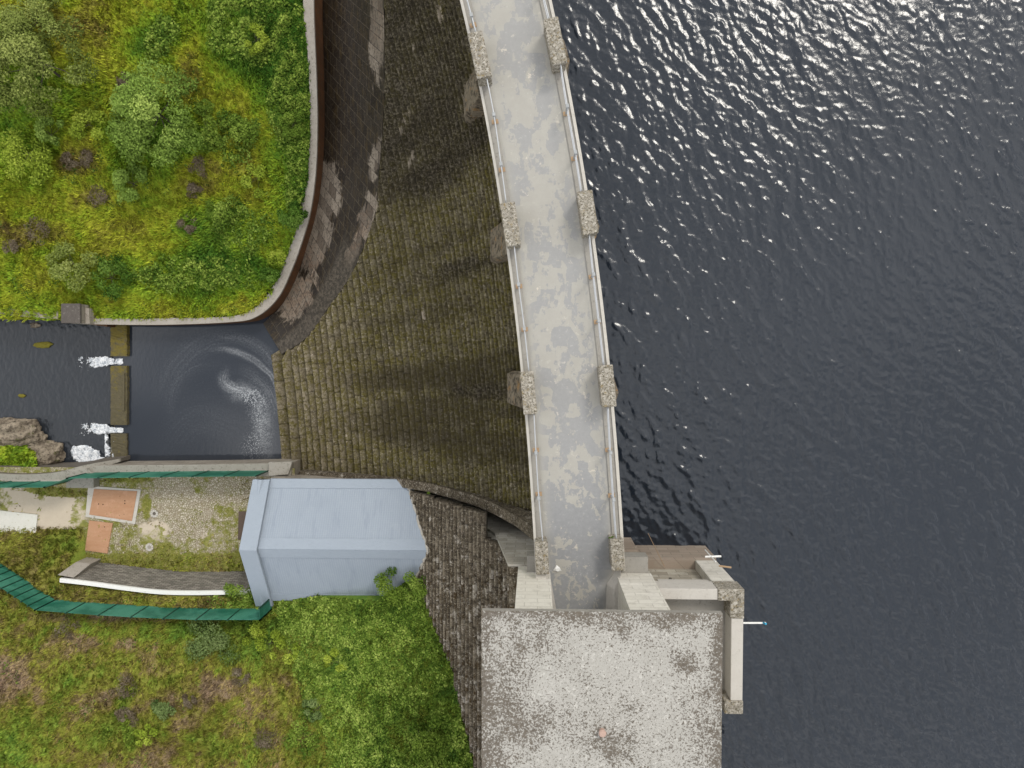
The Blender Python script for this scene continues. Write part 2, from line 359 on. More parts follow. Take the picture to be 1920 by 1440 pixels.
def f_felt(n):
    p = n.sep(n.pos())
    wv = n.n.new('ShaderNodeTexWave'); wv.wave_type = 'BANDS'; wv.bands_direction = 'X'; n.l.new(n.pos(), wv.inputs[0]); wv.inputs['Scale'].default_value = 2.1; wv.inputs['Distortion'].default_value = 1.2; wv.inputs['Detail'].default_value = 3
    wy = n.n.new('ShaderNodeTexWave'); wy.wave_type = 'BANDS'; wy.bands_direction = 'Y'; n.l.new(n.pos(), wy.inputs[0]); wy.inputs['Scale'].default_value = 3.0; wy.inputs['Distortion'].default_value = 1.5; wy.inputs['Detail'].default_value = 3
    c = n.mix(n.noise(.5, 5, .6), (.262, .30, .345), (.325, .364, .41))
    c = n.mix(n.m('MULTIPLY', wv.outputs['Fac'], .22), c, (.17, .21, .28))
    c = n.mix(n.m('MULTIPLY', wy.outputs['Fac'], .10), c, (.36, .43, .52))
    c = n.mix(n.m('MULTIPLY', n.step(n.noise(1.5, 6, .75), .52, .70), .18), c, (.37, .405, .44))
    c = n.mix(n.m('MULTIPLY', n.step(n.noise(1, 6, .7, n.mapv(n.pos(), (2.2, .35, .35))), .52, .66), .30), c, (.19, .225, .28))
    c = n.mix(n.m('MULTIPLY', n.step(n.noise(9, 5, .8), .67, .74), .5), c, (.10, .09, .08))
    return [c, n.m('ADD', n.m('MULTIPLY', wv.outputs['Fac'], .5), n.noise(20, 3, .7))]
M_felt = mat('blue_grey_roof_felt', f_felt, .75, .3, bump=.25)
M_flash = mat('roof_edging', f_conc((.285, .328, .38), (.32, .362, .415), (.24, .27, .31), .4), .7)
M_cement = mat('crumbled_mortar', f_conc((.36, .33, .28), (.47, .44, .38), (.15, .12, .09), .6))
def f_green(n):
    c = n.mix(n.step(n.noise(.45, 4, .7), .38, .62), (.014, .125, .08), (.06, .235, .165))
    return [n.mix(n.m('MULTIPLY', n.step(n.noise(7, 4, .7), .5, .75), .3), c, (.03, .14, .085))]
M_green = mat('green_fence_paint', f_green, .5, .4)
M_green_d = mat('dark_green_post', lambda n: (.004, .045, .026), .5, .4)
def f_rust(n):
    x = n.mapv(n.pos(), (.7, 2.6, 1))
    c = n.mix(n.noise(1.2, 5, .65, x), (.35, .17, .088), (.48, .29, .175))
    c = n.mix(n.m('MULTIPLY', n.step(n.noise(2.2, 5, .7), .52, .68), .65), c, (.52, .30, .19))
    c = n.mix(n.m('MULTIPLY', n.step(n.noise(9, 5, .75), .60, .72), .55), c, (.16, .06, .035))
    return [c, n.noise(20, 4, .7)]
M_rust = mat('rusty_steel', f_rust, .75, .3, bump=.2)
M_hole = mat('dark_hole', lambda n: (.012, .01, .008))
def f_grate(n):
    c = n.vor(16, None, 'F1', 'CHEBYCHEV', rnd=0)
    return [n.mix(n.step(c, .3, .38), (.03, .022, .018), (.17, .12, .09))]
M_grate = mat('rusty_grating', f_grate, .7)
def f_yard(n):
    gm = n.attr('grass'); dm = n.attr('dirt')
    pv = n.mapv(n.pos(), (1, 1, 0))
    ce = n.vor(6.8, pv, 'DISTANCE_TO_EDGE'); cc = n.sep(n.vor(6.8, pv, out='Color'))[0]
    st = n.mix(cc, (.37, .32, .24), (.53, .475, .38))
    st = n.mix(n.m('MULTIPLY', n.step(n.noise(22, 4, .7), .5, .7), .4), st, (.27, .23, .17))
    jt = n.mix(n.step(n.noise(1.3, 4, .6), .40, .62), (.27, .22, .145), (.21, .195, .07))
    c = n.mix(n.step(ce, .03, .13), jt, st); c = n.mix(n.m('MULTIPLY', n.step(n.noise(2.5, 6, .75), .5, .65), .5), c, (.30, .25, .165))
    dirt = n.mix(n.noise(2.4, 6, .7), (.46, .385, .29), (.58, .505, .405))
    dirt = n.mix(n.m('MULTIPLY', n.step(n.noise(18, 4, .8), .55, .7), .5), dirt, (.33, .27, .19))
    dmk = n.step(n.m('ADD', dm, n.m('MULTIPLY', n.m('SUBTRACT', n.noise(1.6, 7, .75), .5), 1.7)), .40, .70)
    c = n.mix(dmk, c, dirt)
    gk = n.step(n.m('ADD', gm, n.m('MULTIPLY', n.m('SUBTRACT', n.noise(1.6, 6, .75), .5), 1.25)), .42, .66)
    gr = n.ramp(n.noise(3, 6, .75), [(.3, (.10, .11, .016)), (.5, (.19, .20, .025)), (.7, (.30, .25, .09))])
    c = n.mix(n.m('MULTIPLY', gk, .9), c, gr)
    return [c, n.m('ADD', n.m('MULTIPLY', n.step(ce, .0, .14), n.m('SUBTRACT', 1, dmk)), n.m('MULTIPLY', n.noise(20, 4, .7), .4))]
M_yard = mat('cobbled_yard', f_yard, .95, .15, bump=.7, bdist=.05)
TONE_N = [(0, (0.1623, 0.1254, 0.0737)), (0.16, (0.2655, 0.2065, 0.0737)), (0.3, (0.3982, 0.3761, 0.0663)), (0.45, (0.531, 0.5679, 0.059)), (0.62, (0.3318, 0.4646, 0.0442)), (0.8, (0.1623, 0.3023, 0.0368)), (1, (0.0663, 0.1697, 0.0265))]
TONE_S = [(0, (0.2842, 0.2, 0.162)), (0.14, (0.3332, 0.2372, 0.162)), (0.24, (0.418, 0.315, 0.2002)), (0.34, (0.3196, 0.2508, 0.1061)), (0.45, (0.3319, 0.3266, 0.0646)), (0.62, (0.2459, 0.3325, 0.0534)), (0.8, (0.1475, 0.2624, 0.0458)), (1, (0.0553, 0.1342, 0.0346))]
def f_tone(st, dk):
    def f(n):
        t = n.m('ADD', n.attr('tone'), n.m('MULTIPLY', n.m('SUBTRACT', n.noise(7, 5, .75), .5), .30))
        c = n.ramp(t, st)
        c = n.mix(n.m('MULTIPLY', n.step(n.noise(14, 4, .8), .45, .7), .5), c, (.03, .035, .008))
        return [c, n.noise(9, 5, .8)]
    return f
M_gn = mat('bank_turf', f_tone(TONE_N, 0), .95, .02, bump=1, bdist=.15)
M_gs = mat('hill_turf', f_tone(TONE_S, 0), .95, .02, bump=1, bdist=.15)
def f_blade(st):
    def f(n):
        c = n.ramp(n.attr('tone'), st); r = n.attr('rnd')
        return n.mix(1, c, n.ramp(r, [(0, (.34, .33, .26)), (.45, (.85, .85, .8)), (1, (1.3, 1.28, 1.1))]), 'MULTIPLY')
    return f
M_bn = mat('bank_grass', f_blade(TONE_N), .9, .02)
M_bs = mat('hill_grass', f_blade(TONE_S), .9, .02)
def leafm(name, lo, mid, hi): return mat(name, lambda n: n.ramp(n.attr('rnd'), [(0, lo), (.5, mid), (1, hi)]), .85, .03)
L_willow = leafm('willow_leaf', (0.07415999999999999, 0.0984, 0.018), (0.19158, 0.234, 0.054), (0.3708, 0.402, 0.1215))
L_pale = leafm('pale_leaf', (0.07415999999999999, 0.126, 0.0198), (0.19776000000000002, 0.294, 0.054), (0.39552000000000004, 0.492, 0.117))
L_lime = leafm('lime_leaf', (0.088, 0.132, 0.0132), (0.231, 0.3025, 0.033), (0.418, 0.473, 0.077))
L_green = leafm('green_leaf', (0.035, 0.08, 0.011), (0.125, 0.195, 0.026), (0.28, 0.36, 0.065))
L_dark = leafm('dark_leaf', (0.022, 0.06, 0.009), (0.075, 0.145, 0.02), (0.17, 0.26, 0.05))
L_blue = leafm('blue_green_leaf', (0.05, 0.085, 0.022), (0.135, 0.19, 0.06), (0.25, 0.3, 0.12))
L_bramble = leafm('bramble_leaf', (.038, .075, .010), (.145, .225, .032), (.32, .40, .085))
L_heath = leafm('heather_twig', (.07, .052, .032), (.145, .115, .075), (.24, .20, .145))
M_bark = mat('bark', lambda n: [n.mix(n.noise(8, 4, .7), (.05, .04, .03), (.13, .11, .09)), n.noise(20)])
M_galv = mat('galvanised_pipe', lambda n: [n.mix(n.noise(4, 5, .7), (.34, .35, .36), (.56, .57, .58)), n.noise(30)], .5, .5, .35, bump=.1)
M_white = mat('white_paint', lambda n: [n.mix(n.m('MULTIPLY', n.step(n.noise(4, 5, .7), .55, .7), .5), (.76, .75, .72), (.5, .46, .4)), n.noise(20)], .8, bump=.3)
M_blue = mat('blue_paint', lambda n: (.03, .28, .45), .5)
M_pink = mat('faded_pink_paint', lambda n: [n.mix(n.noise(6, 4, .6), (.37, .25, .20), (.45, .32, .26))], .7)
M_orange = mat('orange_rust', lambda n: [n.mix(n.noise(9, 4, .6), (.27, .16, .08), (.42, .31, .20))], .8)
M_bracket = mat('zinc_bracket', lambda n: [n.mix(n.noise(9, 4, .6), (.22, .23, .23), (.42, .43, .43))], .6, .4)
def f_rock(n):
    c = n.mix(n.step(n.noise(1.6, 7, .75), .35, .65), (.14, .11, .08), (.42, .35, .26))
    c = n.mix(n.m('MULTIPLY', n.step(n.noise(4, 6, .75), .5, .64), .8), c, (.05, .04, .03))
    c = n.mix(n.m('MULTIPLY', n.step(n.noise(2, 5, .7), .58, .7), .7), c, (.11, .125, .02))
    return [c, n.noise(5, 8, .75)]
M_rock = mat('river_rock', f_rock, .85, bump=1, bdist=.2)
M_moss = mat('moss', lambda n: [n.mix(n.noise(5, 6, .7), (.10, .085, .012), (.24, .21, .03)), n.noise(12, 5, .7)], .95, bump=1)
def f_weir(n):
    y = n.attr('moss')
    c = n.mix(n.noise(4, 6, .75), (.065, .055, .03), (.13, .11, .065))
    c = n.mix(n.m('MULTIPLY', n.step(n.m('ADD', n.noise(3, 6, .75), n.m('MULTIPLY', n.m('SUBTRACT', y, .6), .3)), .47, .62), .8), c, (.155, .12, .02))
    c = n.mix(n.m('MULTIPLY', n.step(n.noise(9, 5, .75), .56, .66), .8), c, (.03, .026, .02))
    return [c, n.noise(14, 5, .7)]
M_weir = mat('mossy_weir', f_weir, .85, bump=.8)
M_foam = mat('white_water', lambda n: [n.mix(n.step(n.noise(4, 7, .8), .36, .58), (.30, .34, .39), (.92, .93, .94)), n.noise(16, 5, .7)], .6, .3, bump=1, bdist=.08)
_n = ND(M_foam); _n.put(M_foam.node_tree.nodes['Principled BSDF'].inputs['Alpha'], _n.step(_n.m('ADD', _n.attr('dens'), _n.m('MULTIPLY', _n.m('SUBTRACT', _n.noise(9, 5, .8), .5), 1.1)), .05, .55))
def f_pipe(n): return [n.mix(n.noise(5), (.16, .14, .12), (.3, .28, .25))]
M_pipe = mat('old_pipe', f_pipe, .6)
def waterm(name, body, spec, rip, rscale, rough=.06, foam=False, tint=None):
    m = bpy.data.materials.new(name); m.use_nodes = True; b = m.node_tree.nodes['Principled BSDF']; n = ND(m)
    b.inputs['IOR'].default_value = spec; b.inputs['Roughness'].default_value = rough
    col = n.mix(n.noise(.12, 2, .5), body, tuple(c*1.25 for c in body)) if tint is None else n.mix(n.noise(.6, 5, .6), body, tint)
    h = n.m('ADD', n.noise(rscale, 3, .55, n.mapv(n.pos(), (1, .55, 1), (0, 0, -.6))), n.m('MULTIPLY', n.noise(rscale*3.1, 3, .6, n.mapv(n.pos(), (1, .6, 1), (0, 0, -.2))), .4))
    k = n.n.new('ShaderNodeBump'); k.inputs['Strength'].default_value = 1; k.inputs['Distance'].default_value = rip; n.l.new(h, k.inputs['Height']); n.l.new(k.outputs[0], b.inputs['Normal'])
    if foam:
        f = n.attr('foam')
        br = n.m('ADD', n.m('MULTIPLY', n.noise(7, 6, .8), .8), n.m('MULTIPLY', n.noise(40, 2, .6), .45))
        f1 = n.m('MULTIPLY', f, n.step(n.m('ADD', br, n.m('MULTIPLY', f, .30)), .50, .92))
        col = n.mix(f1, col, (.62, .64, .66))
        n.put(b.inputs['Roughness'], n.m('ADD', n.m('MULTIPLY', f1, .6), rough))
    n.put(b.inputs['Base Color'], col)
    return m
M_lake = waterm('reservoir_water', (.0105, .0145, .0212), 1.5, .012, 4.5, .16)
M_pool = waterm('pool_water', (.023, .027, .035), 1.48, .004, 4, .08, True)
M_river = waterm('river_water', (.014, .018, .025), 1.5, .035, 4, .08, False, (.022, .025, .029))
# ------------------------------------------------------------------ dam geometry
WY = [0, 70, 150, 240, 340, 480, 570, 640, 720, 800, 870, 970, 1030]; WX = [863, 880, 896, 913, 932, 953, 964, 972, 980, 987, 992, 999, 1003]
EY = [0, 107, 240, 340, 457, 580, 640, 760, 880, 960, 1010]; EX = [1032, 1057, 1079, 1097, 1116, 1130, 1138, 1150, 1158, 1165, 1168]
pw = np.polyfit(WY, WX, 3); pe = np.polyfit(EY, EX, 3)
def line(p, y0, y1, z, n=220): return np.array([P(np.polyval(p, y), y, z) for y in np.linspace(y0, y1, n)])
CW = line(pw, -620, 1068, 0); CE = line(pe, -620, 1068, 0)
CWd = resample(CW, n=700)
Z0 = -5.3
def prof(d): return Z0-.55*d-1.15*4*(1-np.exp(-d/4.0))
dd = np.linspace(0, 30, 3000); zz = prof(dd)
def d_of_z(z): return np.interp(-np.asarray(z), -zz, dd)
def dist_w(xy):
    xy = np.asarray(xy, float).reshape(-1, 2); out = np.empty(len(xy))
    for i in range(0, len(xy), 4000):
        q = xy[i:i+4000]; out[i:i+4000] = np.sqrt(((q[:, None, :]-CWd[None, :, :2])**2).sum(2)).min(1)
    return out
def spill(x, y): return prof(dist_w([[x, y]])[0])
def Psp(px, py, off=0):
    z = -12.
    for _ in range(25):
        p = P(px, py, z); z = .5*z+.5*(spill(p[0], p[1])+off)
    return P(px, py, z)
# channel edges
chL = [(612, -330, -14.9), (606, -150, -15.4), (605, 0, -15.9), (608, 150, -16.3), (607, 250, -16.7), (600, 315, -17.1), (592, 390, -17.6), (578, 450, -18.1), (560, 510, -18.8), (532, 566, -19.5), (508, 592, -19.8), (493, 607, -19.93)]
chR = [(722, -330), (722, -150), (720, 0), (721, 150), (717, 240), (710, 330), (703, 400), (685, 455), (655, 520), (615, 577), (575, 632), (528, 664)]
CL = np.array([P(*p) for p in chL]); CR = np.array([Psp(*p, .14) for p in chR]); CR[:, 2] = np.maximum(CR[:, 2], -19.9)
CL[:, 2] = np.minimum(CL[:, 2], CR[:, 2]-.03)
nu = 700; L_ = resample(CL, n=nu); R_ = resample(CR, n=nu); nv = 70
vv = np.linspace(0, 1, nv)
G = L_[:, None, :]*(1-vv)[None, :, None]+R_[:, None, :]*vv[None, :, None]
sag = .28*np.linspace(1, .15, nu)
G[:, :, 2] -= sag[:, None]*np.sin(np.pi*vv)[None, :]
su = np.r_[0, np.cumsum(np.linalg.norm(np.diff((L_+R_)/2, axis=0), axis=1))]
wid = np.linalg.norm(R_-L_, axis=1)
st = np.zeros((nu, nv, 3)); st[:, :, 0] = su[:, None]; st[:, :, 1] = vv[None, :]*wid[:, None]
gp, gq = PX(G)
SR, SW = .74, .95
row = np.floor(st[:, :, 0]/SR); colm = np.floor(st[:, :, 1]/SW+.5*(row % 2))
uc = np.clip(np.searchsorted(su, (row+.5)*SR), 0, nu-1); vc = np.clip(((colm+.5-.5*(row % 2))*SW/wid[uc]*(nv-1)).astype(int), 0, nv-1)
def cmask(p, q):
    c = np.zeros(np.shape(p))
    for b in [(708, 50, 19, 105, 2), (705, 300, 14, 50, 12), (684, 410, 22, 62, 26), (655, 470, 22, 50, 34), (605, 375, 36, 75, 15), (585, 465, 44, 70, 30), (550, 550, 50, 50, 20), (612, 325, 24, 30, 0)]:
        c = np.maximum(c, blob(p, q, b[0], b[1], b[2]*1.05, b[3]*1.05, b[4], .95)**.8)
    return c*(1-.8*blob(p, q, 645, 430, 14, 90, 28, .7))
hsh = (np.sin(row*12.9898+colm*78.233)*43758.5453) % 1.0
clean = cmask(gp, gq)
clean = np.clip(clean, 0, 1)*(1-.75*blob(gp, gq, 640, 470, 12, 80, 32, .6))
red = blob(gp, gq, 570, 530, 60, 90, 20, .6)+blob(gp, gq, 670, 440, 30, 60, 20, .6)+.5*blob(gp, gq, 705, 40, 20, 60)
uu = np.linspace(0, 1, nu)[:, None]*np.ones((1, nv))
band = sst(.60, .70, vv)[None, :]*sst(.66, .76, uu)
dam = empty('masonry_dam', P(720, 560, -18), 'broad dark mossy stepped masonry dam face between the pale bridge and the square pool', 'dam')
ii = np.arange(nu*nv).reshape(nu, nv)
Fq = np.stack([ii[:-1, :-1], ii[1:, :-1], ii[1:, 1:], ii[:-1, 1:]], -1).reshape(-1, 4)
chan = empty('spillway_channel', L_[nu//2], 'dark wet stone paved channel curving down beside the rusty wall into the pool', 'channel')
mk('channel_floor', G.reshape(-1, 3), Fq, M_chan, chan, True, {'clean': clean.ravel(), 'red': np.clip(red, 0, 1).ravel(), 'band': band.ravel()}, vecs={'st': st})
sk = G[:, -1, :].copy(); sk2 = sk.copy(); sk2[:, 2] -= .8
mk('channel_kerb', np.r_[sk, sk2], [[k, k+1, k+1+nu, k+nu] for k in range(nu-1)], M_dconc, chan)
endv = np.array([list(L_[-1])]+[list(G[-1, k]) for k in range(nv)]); low = endv.copy(); low[:, 2] = -22
mk('channel_lip', np.r_[endv, low], [[k, k+1, k+1+len(endv), k+len(endv)] for k in range(len(endv)-1)], M_dconc, chan)
# stepped blocks of the spillway
RISE = .335
def blocks(rows, name, m, parent, attrf, seed, gap=.004, rd=.085):
    """rows: (inner line, outer line, z, keep test, block length); every block a worn stone with rounded edges"""
    r = np.random.default_rng(seed); V = []; Fc = []; rs = []; js = []; rz = []; ins = []
    for (Ai, Bo, z, keep, L) in rows:
        d = np.r_[0, np.cumsum(np.linalg.norm(np.diff(Bo[:, :2], axis=0), axis=1))]
        s = r.random()*L*.8+d[0]
        cuts = [d[0]]
        while s < d[-1]: cuts.append(s); s += L*r.uniform(.7, 1.3)
        cuts.append(d[-1])
        for a, b in zip(cuts[:-1], cuts[1:]):
            if b-a < .12: continue
            fs = np.linspace((a+gap)/d[-1], (b-gap)/d[-1], 5); e_ = min(.10, (b-a)*.2)/d[-1]; fs[1] = fs[0]+e_; fs[3] = fs[4]-e_; fs[2] = (fs[0]+fs[4])/2
            A_ = np.stack([np.interp(fs*d[-1], d, Ai[:, k]) for k in (0, 1)], 1); B_ = np.stack([np.interp(fs*d[-1], d, Bo[:, k]) for k in (0, 1)], 1)
            kA = [keep(p[0], p[1], z) for p in A_]; kB = [keep(p[0], p[1], z) for p in B_]
            if not any(kA): continue
            if not (all(kA) and all(kB)):                     # cut the stones along the channel edge
                for k in range(5):
                    if not kA[k]: B_[k] = A_[k]; continue
                    if kB[k]: continue
                    lo_, hi_ = 0., 1.
                    for _ in range(8):
                        md = (lo_+hi_)/2; p = A_[k]+(B_[k]-A_[k])*md
                        if keep(p[0], p[1], z): lo_ = md
                        else: hi_ = md
                    B_[k] = A_[k]+(B_[k]-A_[k])*lo_
            c = (A_[2]+B_[2])/2
            n_ = B_[2]-A_[2]; w_ = max(np.linalg.norm(B_[k]-A_[k]) for k in range(5)); n_ = (np.array([Bo[len(Bo)//2, 0]-Ai[len(Ai)//2, 0], 0])*0+n_/(np.linalg.norm(n_)+1e-6)); z1 = z+r.normal(0, .014); o = r.normal(0, .011)*(w_ > .15); rv = r.random(); base = len(V)
            rr_ = min(rd, w_*.3)
            for k in range(5):
                en = k in (0, 4); dz = -.022 if en else 0; q = A_[k]; p = B_[k]+n_*(o+r.normal(0, .012)-(.008 if en else 0)); jz = r.normal(0, .012)
                pr = [(q, z-.55, 0), (q, z1-.02+dz+jz, 0), (p-n_*rr_, z1+dz+jz, 0), (p-n_*rr_*.25, z1-rr_*.35+dz+jz, .45), (p, z1-rr_*1.1+dz, 1), (p, z-.55, 1)]
                for (xy, zz_, ri) in pr: V.append((xy[0], xy[1], zz_)); rs.append(rv); js.append(1. if en else 0.); rz.append(ri)
                ins += [1., 1., 0., 0., 0., 0.]  # marks the back edge of the tread for the painted corner shade
            for k in range(4):
                for l in range(5): Fc.append([base+k*6+l, base+k*6+l+1, base+(k+1)*6+l+1, base+(k+1)*6+l])
            Fc.append([base+l for l in range(6)][::-1]); Fc.append([base+24+l for l in range(6)])
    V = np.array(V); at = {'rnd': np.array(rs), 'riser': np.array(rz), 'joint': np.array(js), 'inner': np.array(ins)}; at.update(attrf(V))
    return mk(name, V, Fc, m, parent, False, at)
cs = resample(line(pw, -560, 1003, 0), n=260)[:, :2]
tt, nn = normals2(cs); nn = np.where((nn[:, :1] > 0), -nn, nn)       # pointing west
chy = np.array([p[1] for p in chR]); chx = np.array([p[0] for p in chR])
def keep_sp(x, y, z):
    px, py = PX(np.array([x, y, z]))
    if py < 664 and px < np.interp(py, chy, chx): return False
    return True
rows = []
zk = np.arange(Z0, -19.86, -RISE); zk[-1] = -19.86
for k, z in enumerate(zk):
    d0 = d_of_z(z) if k else -1.0; d1 = d_of_z(zk[k+1]) if k+1 < len(zk) else d_of_z(z-RISE)+.35
    if k == 0: d0 = -2.2
    rows.append((cs+nn*(d0-.06), cs+nn*d1, z, keep_sp, 1.05+.15*min(1, k/30)))
def CWd_s(V):
    dl_ = np.r_[0, np.cumsum(np.linalg.norm(np.diff(CWd[:, :2], axis=0), axis=1))]; out = np.empty(len(V))
    for i in range(0, len(V), 4000): out[i:i+4000] = dl_[np.argmin(((V[i:i+4000, None, :2]-CWd[None, :, :2])**2).sum(2), axis=1)]
    return out
def at_sp(V):
    px, py = PX(V); d = dist_w(V[:, :2])
    low = sst(7, 16, d)*sst(1800, 500, px*1.0+0*py)
    low = sst(9, 15.5, d)*sst(430, 640, py)
    st = np.zeros(len(V))
    for b in [(872, 500, 80, 20, -14), (905, 735, 80, 18, 2), (850, 250, 95, 80, 10), (790, 60, 130, 260, 0), (760, 200, 60, 150, 0), (810, 330, 90, 50, -25), (730, 240, 40, 150, 0)]:
        st = np.maximum(st, blob(px, py, *b[:5], .6)*(1 if b[0] > 880 or b[0] == 860 else .85))
    ss = CWd_s(V); sn = vn(ss*1.0, d*.10, 1.0, 3, 4, .6); sn2 = vn(ss*.55, d*.05, 1.0, 17, 4, .6)
    st = st**.7*sst(.36, .60, .36*st+.35*sn+.45*vn(V[:, 0], V[:, 1], .7, 3, 5, .75))
    streak = np.clip(sst(.52, .66, sn2)*.8+sst(.55, .68, sn)*.5, 0, 1)*sst(17, 9, d)
    pale = np.zeros(len(V))
    for b in [(884, 180, 22, 48, 15), (757, 228, 9, 30, 35), (768, 303, 7, 22, 20), (826, 20, 8, 30, 5), (775, 95, 6, 14, 0), (795, 590, 14, 8, 0), (705, 385, 7, 40, 12)]: pale = np.maximum(pale, blob(px, py, *b, .7))
    st = st*(1-.8*pale)
    return {'streak': streak, 'pale': pale, 'stain': np.clip(st, 0, 1), 'low': low*(.6+.5*vn(V[:, 0], V[:, 1], 2.5, 5))}
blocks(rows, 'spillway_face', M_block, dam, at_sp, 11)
# hidden backing under the blocks, upstream face and crest
dl = np.r_[-4.0, -2.0, np.linspace(0, 19, 40)]
bk = np.array([[np.r_[cs[i]+nn[i]*d, (prof(max(d, 0))-.62)] for d in dl] for i in range(0, len(cs), 4)])
n0, n1 = bk.shape[:2]; kk = np.arange(n0*n1).reshape(n0, n1)
cull = []
for i in range(n0-1):
    for j in range(n1-1):
        c = (bk[i, j]+bk[i+1, j+1])/2
        if keep_sp(c[0], c[1], c[2]): cull.append([kk[i, j], kk[i+1, j], kk[i+1, j+1], kk[i, j+1]])
mk('core', bk.reshape(-1, 3), cull, M_dconc, dam)
ups = line(pe, -560, 985, 0, 60)
V, Fc = ribbon(ups[:, :2]+np.array([-.5, 0]), ups[:, :2]+np.array([-2.4, 0]), -5.45, -30)
mk('upstream_face', V, Fc, M_dconc, dam)
# piers carrying the bridge
def curve_at(p, py, z): return P(np.polyval(p, py), py, z)
PYC = [-240, 103, 421, 737]
for py in PYC:
    a = curve_at(pw, py, 0)[:2]; b = curve_at(pe, py, 0)[:2]; n_ = (a-b)/np.linalg.norm(a-b); t_ = np.array([-n_[1], n_[0]])
    m = MB(); hw = .95
    def pt(u, v): return tuple(a+n_*u+t_*v)
    low_ = [pt(1.0, -.8), pt(1.0, .8), pt(.7, hw), pt(-4.2, hw), pt(-4.7, 0), pt(-4.2, -hw), pt(.7, -hw)]
    up_ = [pt(-.05, -.8), pt(-.05, .8), pt(-.1, hw), pt(-4.2, hw), pt(-4.5, 0), pt(-4.2, -hw), pt(-.1, -hw)]
    m.prism(low_, -12, -6.0); m.prism([p+(-6.0,) for p in low_], 0, 0, [p+(-2.6,) for p in up_]); m.prism([p for p in up_], -2.6, -.55)
    m.build('pier', M_pier, dam)
# ------------------------------------------------------------------ bridge
br = empty('dam_bridge', P(1060, 600, 0), 'long pale grey concrete bridge deck worn in blue grey patches, running along the dam crest', 'bridge')
n_ = len(CW); di = 24
W2 = CW[:, :2]; E2 = CE[:, :2]
su = np.r_[0, np.cumsum(np.linalg.norm(np.diff(W2, axis=0), axis=1))]
vs = np.linspace(0, 1, 9)
D = np.zeros((n_, 9, 3)); D[:, :, :2] = W2[:, None]*(1-vs)[None, :, None]+E2[:, None]*vs[None, :, None]
st = np.zeros((n_, 9, 3)); st[:, :, 0] = su[:, None]; st[:, :, 1] = vs[None]
dpx, dpy = PX(D); st[:, :, 2] = np.interp(dpy, [-300, 0, 300, 650, 850, 1000, 1150], [.05, .12, .25, .38, .55, 1.0, 1.0])
kk = np.arange(n_*9).reshape(n_, 9); Fd = np.stack([kk[:-1, :-1], kk[:-1, 1:], kk[1:, 1:], kk[1:, :-1]], -1).reshape(-1, 4)
mk('deck', D.reshape(-1, 3), Fd, M_deck, br, vecs={'st': st})
V, Fc = ribbon(W2[:-4], E2[:-4], -.03, -.55); mk('deck_slab', V, Fc, M_ledge, br)
_, nw = normals2(W2); nw = np.where(nw[:, :1] > 0, -nw, nw); _, ne = normals2(E2); ne = np.where(ne[:, :1] < 0, -ne, ne)
def kerb(base, nrm, o0, o1, z0, z1, name, m):
    V, Fc = ribbon(base+nrm*o0, base+nrm*o1, z1, z0); return mk(name, V, Fc, m, br)
kerb(W2, nw, -.10, .02, -.55, .16, 'edge_kerb', M_kerb); kerb(E2, ne, -.12, .02, -.55, .16, 'edge_kerb', M_kerb)
kerb(W2, nw, -.47, -.103, .002, .085, 'ledge', M_ledge); kerb(E2, ne, -.50, -.123, .002, .085, 'ledge', M_ledge)
# road under the gatehouse
y0, y1 = -9.6, -17; R = MB()
V = np.array([[x, y, -.005] for y in np.linspace(y0, y1, 12) for x in np.linspace(.1, 3.85, 6)]); kk = np.arange(72).reshape(12, 6)
st = np.zeros((72, 3)); st[:, 0] = su[-1]+(y0-V[:, 1]); st[:, 1] = (V[:, 0]+.2)/4.1; st[:, 2] = 1.0
mk('road_end', V, np.stack([kk[:-1, :-1], kk[1:, :-1], kk[1:, 1:], kk[:-1, 1:]], -1).reshape(-1, 4), M_deck, br, vecs={'st': st})
MB().box(-.4, 5.3, -30, -9.3, -.9, -.04).build('road_slab', M_ledge, br)
# parapet blocks (px centre at z=1.25)
def tang(p, py):
    a = curve_at(p, py-20, 0)[:2]; b = curve_at(p, py+20, 0)[:2]; return (b-a)/np.linalg.norm(b-a)
for side, cx, cy, L, Wd in [('w', 899, 102, 2.05, .68), ('w', 957, 420, 1.95, .68), ('w', 991, 737, 1.95, .62), ('w', 1016, 1047, 1.5, .60),
                            ('e', 1041, 76, 2.05, .68), ('e', 1102, 398, 1.95, .70), ('e', 1139, 724, 1.9, .66), ('e', 1158, 1041, 1.45, .60),
                            ('w', 838, -225, 2, .6), ('e', 985, -240, 2, .6)]:
    z = 1.2; c = P(cx, cy, z); t = tang(pw if side == 'w' else pe, cy)
    m = MB(); m.obox(c, t, L-.08, Wd-.06, .0, 1.0); m.obox(c, t, L, Wd, 1.003, z)
    m.build('parapet_block', M_lichen, br, bevel=.035)
m = MB()
m.prism([(.02, -9.75), (.62, -9.75), (1.02, -11.95), (.02, -11.95)], .003, .95, [(.02, -9.75), (.45, -9.75), (.72, -11.95), (.02, -11.95)])
m.build('parapet_end', M_conc, br, bevel=.02)
m = MB(); m.prism([(3.35, -10.55), (3.95, -9.7), (3.95, -11.95), (3.30, -11.95)], .003, .75, [(3.62, -10.6), (3.95, -9.9), (3.95, -11.95), (3.66, -11.95)])
m.build('parapet_end', M_conc, br, bevel=.02)
